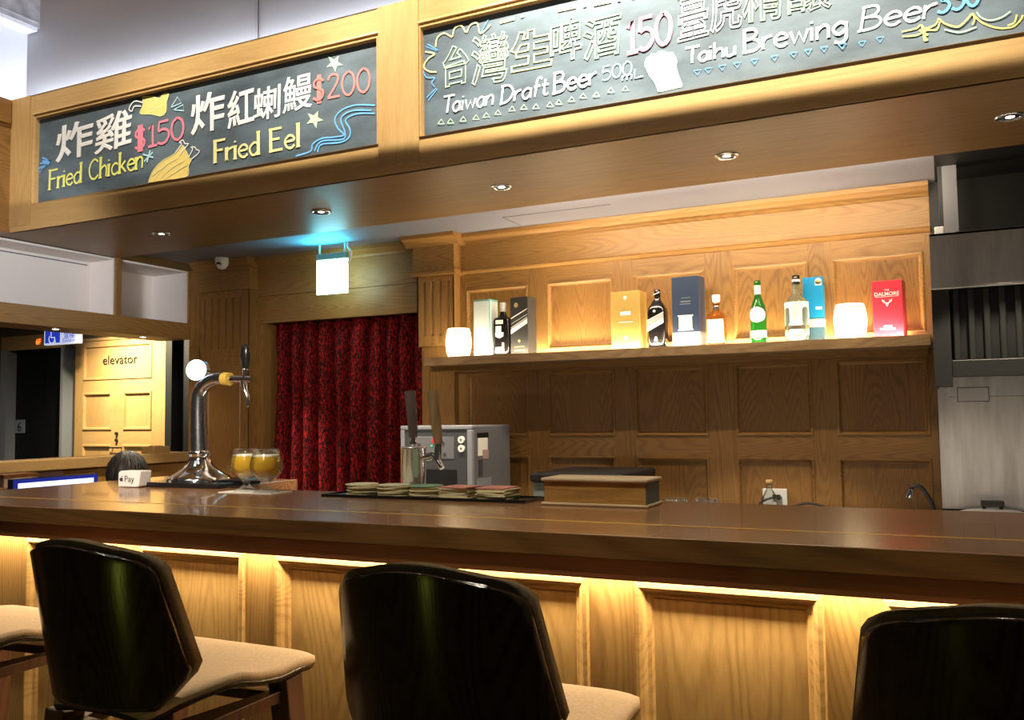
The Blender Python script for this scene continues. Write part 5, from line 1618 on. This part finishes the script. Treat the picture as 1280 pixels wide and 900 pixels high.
sp = thing('steel_backsplash', (0, 0, 0), 'stainless wall panel with painted streaky reflections under the range hood', 'wall panel')
mb = MB(); mb.box(-0.028, 1.55, 4.772, 4.79, 0.86, 1.60)
mb.build('sheet', 'steel_reflections', sp)
a = at(1236, 501, 4.77); b = at(1197, 485, 4.77)
mb = MB(); mb.box(b.x, a.x, 4.768, 4.772, a.z, b.z); pl = mb.build('access_plate', 'brushed', sp, bevel=0.001)
mb = MB()
for x0, x1, z0, z1 in ((b.x - .003, a.x + .003, a.z - .003, a.z), (b.x - .003, a.x + .003, b.z, b.z + .003), (b.x - .003, b.x, a.z, b.z), (a.x, a.x + .003, a.z, b.z)):
    mb.box(x0, x1, 4.769, 4.772, z0, z1)
mb.build('plate_gap', 'black', sp)
mb = MB(); mb.box(0.02, 1.55, 4.769, 4.772, 1.392, 1.394); mb.build('seam', 'dark_steel', sp)
mb = MB(); c = at(1183, 558, 4.77); mb.disc((c.x, 4.772, c.z), 0.014, 'Y', th=0.008); mb.build('fixing', 'brushed', sp)

pt = thing('stock_pot', (0.17, 4.40, 0.85), 'wide steel pot with a black lid knob at the right', 'pot')
mb = MB(); mb.lathe([(0.15, 0), (0.16, 0.01), (0.16, 0.022)], n=36); mb.build('body', 'brushed', pt)
mb = MB(); mb.lathe([(0.165, 0.022), (0.16, 0.028), (0.11, 0.042), (0.05, 0.050), (0.001, 0.052)], n=36, cap0=True); mb.build('lid', 'brushed', pt)
mb = MB(); mb.box(-0.045, 0.045, -0.02, 0.02, 0.062, 0.088); mb.box(-0.04, -0.025, -0.01, 0.01, 0.048, 0.064); mb.box(0.025, 0.04, -0.01, 0.01, 0.048, 0.064); mb.build('lid_handle', 'black_gloss', pt, bevel=0.004)

fa = thing('spray_faucet', (-0.062, 4.55, 0.85), 'black gooseneck faucet hose with a chrome spray head', 'faucet')
mb = MB(); mb.lathe([(0.022, 0), (0.022, 0.012), (0.012, 0.018)], n=20); mb.build('base', 'chrome', fa)
mb = MB(); mb.tube(smooth_path([(0, 0, 0.012), (-0.006, 0, 0.045), (-0.022, 0, 0.085), (-0.044, 0, 0.118), (-0.066, 0, 0.132), (-0.085, 0, 0.128), (-0.094, 0, 0.114)], 5), 0.0095, n=12); mb.build('hose', 'rubber', fa)
mb = MB(); mb.tube([(-0.093, 0, 0.117), (-0.097, 0, 0.104), (-0.101, 0, 0.092), (-0.104, 0, 0.078)], [0.011, 0.013, 0.016, 0.017], n=16); mb.build('spray_head', 'chrome', fa)

ol = thing('socket_outlet', (-0.812, 4.792, 0.892), 'white wall socket behind the corked bottle', 'socket')
mb = MB(); mb.box(-0.062, 0.062, 0, 0.016, -0.042, 0.042); mb.build('plate', 'white', ol, bevel=0.003)
mb = MB(); mb.box(-0.012, 0.03, -0.012, 0.0, -0.012, 0.012); mb.build('plug', 'black_gloss', ol, bevel=0.003)
cbt = thing('corked_bottle', (-0.805, 4.60, 0.85), 'clear conical bottle with a cork by the socket', 'bottle')
mb = MB(); mb.lathe([(0.050, 0), (0.050, 0.01), (0.040, 0.05), (0.022, 0.085), (0.014, 0.10), (0.014, 0.118), (0.018, 0.122), (0.012, 0.122), (0.012, 0.10), (0.020, 0.083), (0.037, 0.05), (0.046, 0.012)], n=28, cap1=False); mb.build('glass', 'glass', cbt)
mb = MB(); mb.lathe([(0.0115, 0.112), (0.012, 0.124), (0.017, 0.126), (0.017, 0.142), (0.014, 0.144)], n=18); mb.build('cork', 'cork', cbt)
mb = MB(); mb.tube(smooth_path([(-0.78, 4.785, 0.89), (-0.79, 4.70, 0.90), (-0.84, 4.70, 0.885), (-0.875, 4.70, 0.862)], 5), 0.006, n=10)
tag(mb.build('power_cable', 'rubber'), 'black cable dropping from the wall socket', 'cable')
mb = MB(); mb.tube(smooth_path([(-0.70, 4.62, 0.858), (-0.66, 4.62, 0.874), (-0.615, 4.62, 0.880), (-0.56, 4.62, 0.870), (-0.53, 4.62, 0.857)], 5), 0.006, n=10)
tag(mb.build('hose_loop', 'rubber'), 'black hose arching just above the bar top', 'hose')

# ================================================================== PERSON (seated low behind the left end of the bar)
pe = thing('person', (-3.535, 3.03, 0.0), 'dark-haired person sitting low behind the card reader', 'person', rz=math.radians(200))


def skin_body(name, verts, edges, radii, mname, parent, root=0, sub=2):
    me = bpy.data.meshes.new(name)
    me.from_pydata(verts, edges, [])
    o = bpy.data.objects.new(name, me); COL.objects.link(o)
    o.parent = parent
    sk = o.modifiers.new('skin', 'SKIN'); sk.use_smooth_shade = True
    for i, d in enumerate(me.skin_vertices[0].data):
        d.radius = radii[i] if isinstance(radii[i], tuple) else (radii[i], radii[i])
        d.use_root = i == root
    sb_ = o.modifiers.new('sub', 'SUBSURF'); sb_.levels = sub; sb_.render_levels = sub
    me.materials.append(M[mname])
    return o


# local frame: faces -y, seat height 0.40
V = [(0, 0.05, 0.46), (0, 0.06, 0.62), (0, 0.02, 0.78), (0, -0.02, 0.90), (0, -0.035, 0.955),
     (0.17, 0.0, 0.86), (0.22, -0.06, 0.64), (0.12, -0.26, 0.56), (-0.17, 0.0, 0.86), (-0.22, -0.06, 0.64), (-0.12, -0.26, 0.56),
     (0.10, 0.02, 0.44), (0.13, -0.36, 0.46), (0.13, -0.34, 0.08), (0.13, -0.46, 0.035),
     (-0.10, 0.02, 0.44), (-0.13, -0.36, 0.46), (-0.13, -0.34, 0.08), (-0.13, -0.46, 0.035),
     (0, -0.045, 1.00), (0, -0.055, 1.06), (0, -0.05, 1.12)]
E = [(0, 1), (1, 2), (2, 3), (3, 4), (3, 5), (5, 6), (6, 7), (3, 8), (8, 9), (9, 10), (0, 11), (11, 12), (12, 13), (13, 14), (0, 15), (15, 16), (16, 17), (17, 18), (4, 19), (19, 20), (20, 21)]
RR = [(.15, .12), (.14, .11), (.16, .11), (.09, .08), (.055, .055), (.06, .06), (.045, .045), (.032, .032), (.06, .06), (.045, .045), (.032, .032),
      (.09, .09), (.065, .065), (.042, .042), (.035, .03), (.09, .09), (.065, .065), (.042, .042), (.035, .03), (.065, .075), (.075, .088), (.055, .065)]
skin_body('body', V, E, RR, 'skin', pe)
mb = MB()
prof = []
rings = []
for i in range(15):
    ph = PI * i / 14 * 0.74
    rr = math.sin(ph) if i else 0.02
    z = 1.07 + 0.108 * math.cos(ph)
    rings.append([(0.082 * rr * math.cos(a) * (1 + 0.05 * math.sin(9 * a)), -0.045 + 0.100 * rr * math.sin(a) * (1 + 0.04 * math.sin(7 * a + 1)) + (0.015 if math.sin(a) > 0 else 0.0), z + (0.035 if math.sin(a) < -0.3 and i > 8 else 0)) for a in [2 * PI * j / 40 for j in range(40)]])
mb.loft(rings, 0, True, True, False)
rh = random.Random(3)
for k in range(170):
    a = rh.uniform(0, 2 * PI); ln = rh.uniform(.55, 1.0); tw_ = rh.uniform(-.5, .5)
    P = []
    for i in range(6):
        ph = 0.12 + 1.75 * ln * i / 5
        rr = math.sin(ph) * (1.02 + 0.05 * rh.random() + 0.03 * (i == 5))
        aa = a + tw_ * i / 5
        P.append((0.084 * rr * math.cos(aa), -0.042 + 0.103 * rr * math.sin(aa), 1.072 + 0.112 * math.cos(ph)))
    mb.tube(P, [.004, .005, .005, .004, .003, .001], n=5)
mb.build('hair', 'hair', pe)
for s in (-1, 1):
    mb = MB()
    rings = []
    for i in range(7):
        t = i / 6
        rings.append([(s * (0.088 + 0.012 * math.sin(PI * t)) , -0.055 + 0.016 * math.sin(PI * t) * math.cos(a), 1.02 + 0.065 * t + 0.006 * math.sin(a)) for a in [2 * PI * j / 12 for j in range(12)]])
    mb.loft(rings); mb.build('ear', 'skin', pe)
    mb = MB(); mb.lathe([(0.001, -0.013), (0.009, -0.010), (0.0125, 0), (0.009, 0.010), (0.001, 0.013)], n=14)
    e = mb.build('eye', 'white', pe); e.location = (s * 0.032, -0.128, 1.06)
mb = MB(); mb.tube([(0, -0.128, 1.065), (0, -0.148, 1.035), (0, -0.130, 1.025)], [0.008, 0.013, 0.008], n=12); mb.build('nose', 'skin', pe)
mb = MB(); mb.tube([(-0.022, -0.118, 1.000), (0, -0.130, 1.001), (0.022, -0.118, 1.000)], [0.004, 0.006, 0.004], n=10); mb.build('mouth', 'pinkish', pe)
# shirt and trousers follow the body a little further out
V2 = V[:4] + [V[5], V[6], V[8], V[9]]
E2 = [(0, 1), (1, 2), (2, 3), (3, 4), (4, 5), (3, 6), (6, 7)]
skin_body('shirt', V2, E2, [(.165, .135), (.155, .125), (.172, .123), (.10, .09), (.072, .072), (.058, .058), (.072, .072), (.058, .058)], 'cloth', pe)
V3 = [V[0], V[11], V[12], V[13], V[15], V[16], V[17]]
skin_body('trousers', V3, [(0, 1), (1, 2), (2, 3), (0, 4), (4, 5), (5, 6)], [(.165, .13), .10, .075, .055, .10, .075, .055], 'cloth', pe)
for s in (-1, 1):   # hands resting on the lap
    b0 = Vector((s * 0.12, -0.26, 0.56))
    vv = [b0, b0 + Vector((-s * 0.01, -0.05, -0.015)), b0 + Vector((-s * 0.015, -0.085, -0.02))]
    ee = [(0, 1), (1, 2)]; rr = [.028, .034, .030]
    for k, (dx, ln) in enumerate(((-0.026, .055), (-0.009, .068), (0.009, .063), (0.025, .05))):
        i0 = len(vv)
        vv += [vv[2] + Vector((dx, -0.012, 0)), vv[2] + Vector((dx * 1.1, -0.012 - ln * .55, -0.006)), vv[2] + Vector((dx * 1.1, -0.012 - ln * .85, -0.028))]
        ee += [(2, i0), (i0, i0 + 1), (i0 + 1, i0 + 2)]; rr += [.011, .009, .008]
    i0 = len(vv)
    vv += [vv[1] + Vector((-s * 0.038, -0.012, 0.0)), vv[1] + Vector((-s * 0.048, -0.045, -0.006))]
    ee += [(1, i0), (i0, i0 + 1)]; rr += [.012, .009]
    skin_body('hand', [tuple(q) for q in vv], ee, rr, 'skin', pe)
sl = thing('low_stool', (-3.55, 2.99, -0.06), 'low black stool under the seated person', 'stool')
mb = MB(); mb.lathe([(0.15, 0.30), (0.165, 0.31), (0.165, 0.335), (0.15, 0.345)], n=32); mb.build('seat', 'black_gloss', sl)
for k in range(4):
    a = PI / 4 + k * PI / 2
    mb = MB(); mb.beam((0.10 * math.cos(a), 0.10 * math.sin(a), 0.30), (0.16 * math.cos(a), 0.16 * math.sin(a), 0.061), 0.022); mb.build('leg', 'dark_steel', sl)
